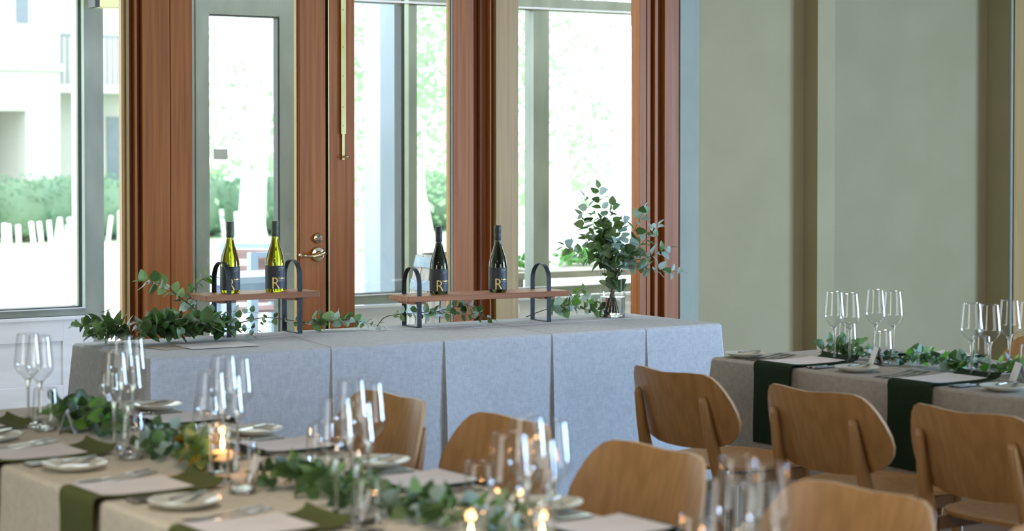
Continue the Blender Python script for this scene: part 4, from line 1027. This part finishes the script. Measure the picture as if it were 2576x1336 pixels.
# --- near table, chair side
for i, c in enumerate((5.66, 4.985, 4.28, 3.52)):
    napkin(NX1, c, -1, 0.20, M['napkin_dk'], 'dark green napkin under the %s chair-side menu of the front table' % wn[i], 'green napkins on the front table', reach=0.27)
    menu(2.50, 2.715, c, 'cream menu card on the %s chair-side napkin of the front table' % wn[i], 'menu cards on the front table')
    for k in (0, 1): put(KP, 2.675, c + 0.145 + k * 0.03, 0.7510, pi, 'silver knife %s the %s chair-side menu' % (('just behind', 'farther behind')[k], wn[i]), 'knife', 'knives on the front table')
    for k in (0, 1): put(FP, 2.675, c - 0.135 - k * 0.04, 0.7510, pi, 'silver fork %s the %s chair-side menu' % (('just before', 'farther before')[k], wn[i]), 'fork', 'forks on the front table')
    put(PP, 2.655, c + 0.29, 0.7510, 0, 'small side plate behind the %s chair-side menu' % wn[i], 'plate', 'side plates on the front table')
    put(BP, 2.70, c + 0.30, 0.7705, pi + 0.5, 'butter knife on the side plate behind the %s chair-side menu' % wn[i], 'knife', 'butter knives on the front table')
# --- table by the plain wall
for i, c in enumerate((5.875, 5.16, 4.45)):
    nm = ('far', 'middle', 'near')[i]
    napkin(RX0, c - .035, 1, 0.295, M['napkin_dk'], 'dark green napkin over the cloth, %s one on the plain-wall table' % nm, 'green napkins on the plain-wall table', reach=0.33)
    menu(5.123, 5.385, c - .03, 'white menu card on the %s napkin of the plain-wall table' % nm, 'menu cards on the plain-wall table')
    for k in (0, 1, 2): put(FP, 5.15, c + 0.115 + k * 0.036, 0.7510, 0.04, '%s fork of the three left of the %s menu on the plain-wall table' % (('right', 'middle', 'left')[k], nm), 'fork', 'forks on the plain-wall table')
    for k in (0, 1): put(KP, 5.15, c - 0.175 - k * 0.03, 0.7510, 0.0, '%s knife right of the %s menu on the plain-wall table' % (('inner', 'outer')[k], nm), 'knife', 'knives on the plain-wall table')
    if i < 2: put(PP, 5.235, c - 0.345, 0.7510, 0, 'small side plate right of the %s menu on the plain-wall table' % nm, 'plate', 'side plates on the plain-wall table')
    if i < 2: put(BP, 5.19, c - 0.35, 0.7705, 0.2, 'butter knife on the side plate right of the %s menu, plain-wall table' % nm, 'knife', 'butter knives on the plain-wall table')
put(PP, 5.225, 6.145, 0.7510, 0, 'small side plate at the corner of the plain-wall table, next to the buffet', 'plate', 'side plates on the plain-wall table')
put(BP, 5.18, 6.13, 0.7705, 0.2, 'butter knife on the corner side plate next to the buffet', 'knife', 'butter knives on the plain-wall table')
for i, c in enumerate((5.72, 5.03)):
    nm = ('far', 'near')[i]
    napkin(RX1, c, -1, 0.25, M['napkin_dk'], 'dark green napkin on the wall side of the plain-wall table, %s one' % nm, 'green napkins on the plain-wall table', reach=0.29)
    menu(5.73, 5.97, c + .0, 'white menu card on the wall side of the plain-wall table, %s one' % nm, 'menu cards on the plain-wall table')
    for k in (0, 1): put(FP, 5.94, c - 0.13 - k * 0.04, 0.7510, pi, '%s fork before the %s wall-side menu' % (('inner', 'outer')[k], nm), 'fork', 'forks on the plain-wall table')
    put(KP, 5.94, c + 0.15, 0.7510, pi, 'knife behind the %s wall-side menu' % nm, 'knife', 'knives on the plain-wall table')

place_card(2.225, 5.60, -0.50, 'white tent card leaning by the first tumbler on the front table', 'place cards on the front table')
place_card(2.465, 5.88, -0.55, 'white tent card left of the second cluster of glasses', 'place cards on the front table')
place_card(2.285, 5.13, -0.45, 'narrow white tent card right of the tall tumbler before the ivy', 'place cards on the front table')
place_card(2.275, 4.50, -0.25, 'white tent card seen through the tumbler beside the candle', 'place cards on the front table')
place_card(2.50, 4.42, -0.35, 'white tent card behind the fourth glass cluster', 'place cards on the front table')
place_card(2.245, 3.90, -0.45, 'white tent card right of the tumbler at the bottom middle', 'place cards on the front table')
place_card(2.44, 3.66, -0.25, 'white tent card behind the fifth glass cluster', 'place cards on the front table')
place_card(5.46, 5.66, -0.55, 'white tent card seen through the tumbler on the plain-wall table', 'place cards on the plain-wall table')
place_card(5.57, 5.96, -0.55, 'white tent card behind the farthest wine glasses on the plain-wall table', 'place cards on the plain-wall table')
place_card(5.47, 4.965, -0.55, 'white tent card beside the right-edge tumbler', 'place cards on the plain-wall table')

# candles
def candle(x, y, label):
    c = empty('candle_holder', (x, y, 0.7505)); tag(c, label, 'candle', 'candles on the front table')
    R = 0.0305
    MB().lathe([(0.0, 0.001), (R - .002, 0.001), (R, 0.004), (R, 0.120)], 36).build('holder_wall', M['thin'], c, smooth=True, sharp=60)
    MB().lathe([(R - .0006, 0.1195), (R, 0.121), (R + .0006, 0.1195)], 36).build('rim', M['rim'], c, smooth=True)
    MB().lathe([(0.0, 0.002), (R - .002, 0.002), (R - .001, 0.005), (R - .001, 0.030), (0.0, 0.030)], 32).build('water', M['water'], c, smooth=True, sharp=50)
    w_ = MB().lathe([(0.0, 0.031), (0.022, 0.031), (0.0255, 0.035), (0.026, 0.050), (0.024, 0.0525), (0.0, 0.051)], 28).build('wax', M['wax'], c, smooth=True)
    MB().tube([(0, 0, 0.050), (0.0005, 0, 0.058)], 0.0008, 6).build('wick', M['gasket'], w_)
    MB().lathe([(0.0, 0.054), (0.0035, 0.060), (0.0050, 0.067), (0.0040, 0.078), (0.0018, 0.088), (0.0, 0.095)], 14).build('flame', M['flame'], c, smooth=True)
    l = bpy.data.lights.new('flame_light', 'POINT'); l.energy = 0.6; l.color = (1.0, 0.48, 0.18); l.shadow_soft_size = 0.01
    o = bpy.data.objects.new('flame_light', l); COL.objects.link(o); o.parent = c; o.location = (0, 0, 0.1)
    return c
candle(2.285, 4.715, 'lit candle in a clear glass holder among the third glass cluster')
candle(2.262, 3.262, 'lit candle in a clear glass holder at the bottom, amid the fifth glass cluster')
candle(2.145, 3.335, 'lit candle half hidden by a wine glass stem at the bottom edge')

# near-table garland, one run of greenery in each gap
rnd = random.Random(31)
def table_garland(x, y, ln, label, kinds, seed, size=0.045, n=9, h=0.05, wid=0.06, grp='greenery down the front table'):
    r_ = random.Random(seed); g_ = garland('table_garland', (x, y, 0.7505), label, 'garland', grp)
    for i in range(n):
        yy = -ln / 2 + ln * (i + 0.3) / n; s = -1
        a = r_.uniform(-0.6, 0.6); x0_ = r_.uniform(-wid, wid) * .5
        branch(g_, [(x0_, yy + 0.05, 0.015), (x0_ + sin(a) * .05, yy - 0.02, h + r_.uniform(-.015, .015)), (x0_ + sin(a) * .1, yy - 0.10, 0.02 + r_.uniform(0, .03))], 5, size, kinds, r_, minz=0.003, stem='stem_g', taper=.15)
    return g_
table_garland(2.315, 5.70, 0.46, 'leafy dark green garland at the front table\'s left end', ['dark', 'spiky', 'mid', 'dark', 'bright'], 41, 0.055, 9, 0.06)
table_garland(2.295, 5.11, 0.34, 'garland of ivy and silver eucalyptus before the first candle', ['dark', 'mid', 'silver', 'dark'], 42, 0.045, 7, 0.045)
table_garland(2.265, 4.84, 0.08, 'amber lit leaves beside the first candle on the front table', ['mid', 'gold', 'dark', 'dark'], 43, 0.062, 3, 0.06, 0.03)
table_garland(2.315, 4.28, 0.52, 'dark fern and ivy garland in the middle of the front table', ['dark', 'spiky', 'fern', 'mid', 'dark'], 44, 0.055, 10, 0.05)
table_garland(2.36, 3.74, 0.46, 'silver-tipped fern garland at the bottom middle of the photo', ['dark', 'fern', 'silver', 'mid'], 45, 0.05, 9, 0.05)
G2 = 'greenery down the plain-wall table'
table_garland(5.50, 5.93, 0.10, 'small upright ivy leaves left of the farthest wine glasses', ['mid', 'spiky'], 46, 0.05, 3, 0.055, 0.02, G2)
table_garland(5.505, 5.70, 0.14, 'silver and green leaves behind the tent card on the plain-wall table', ['silver', 'dark'], 47, 0.03, 4, 0.03, 0.03, G2)
table_garland(5.53, 5.42, 0.40, 'round-leaved garland between the two glass groups on the plain-wall table', ['mid', 'dark', 'silver', 'bright'], 48, 0.045, 8, 0.045, 0.05, G2)
table_garland(5.575, 5.12, 0.14, 'bright green leaf tuft among the right-edge wine glasses', ['bright', 'dark', 'bright'], 49, 0.04, 4, 0.05, 0.03, G2)

# greenery on the outdoor table
r_ = random.Random(61)
LM['fresh'] = [leaf_mesh('leaf', M['leaf_fresh'], 0.5), leaf_mesh('leaf', M['leaf_fresh'], 0.7)]
for (x, y, n, lab) in ((7.60, 11.33, 9, 'bright green herb bunch at the left on the long outdoor table'), (8.35, 11.6, 9, 'pale green herb bunch at the right on the long outdoor table')):
    g_ = garland('herb_bunch', (x, y, 0.75), lab, 'greenery', 'herb bunches on the outdoor table')
    for i in range(n):
        a = r_.uniform(0, 2 * pi); q = r_.uniform(0.12, 0.30)
        branch(g_, [(0, 0, 0.01), (cos(a) * q * .5, sin(a) * q * .3, 0.06), (cos(a) * q, sin(a) * q * .5, r_.uniform(0.03, 0.12))], 5, 0.07, ['fresh'], r_, minz=0.003, stem='stem_g', taper=.2)

print('leaves', NLEAF[0])
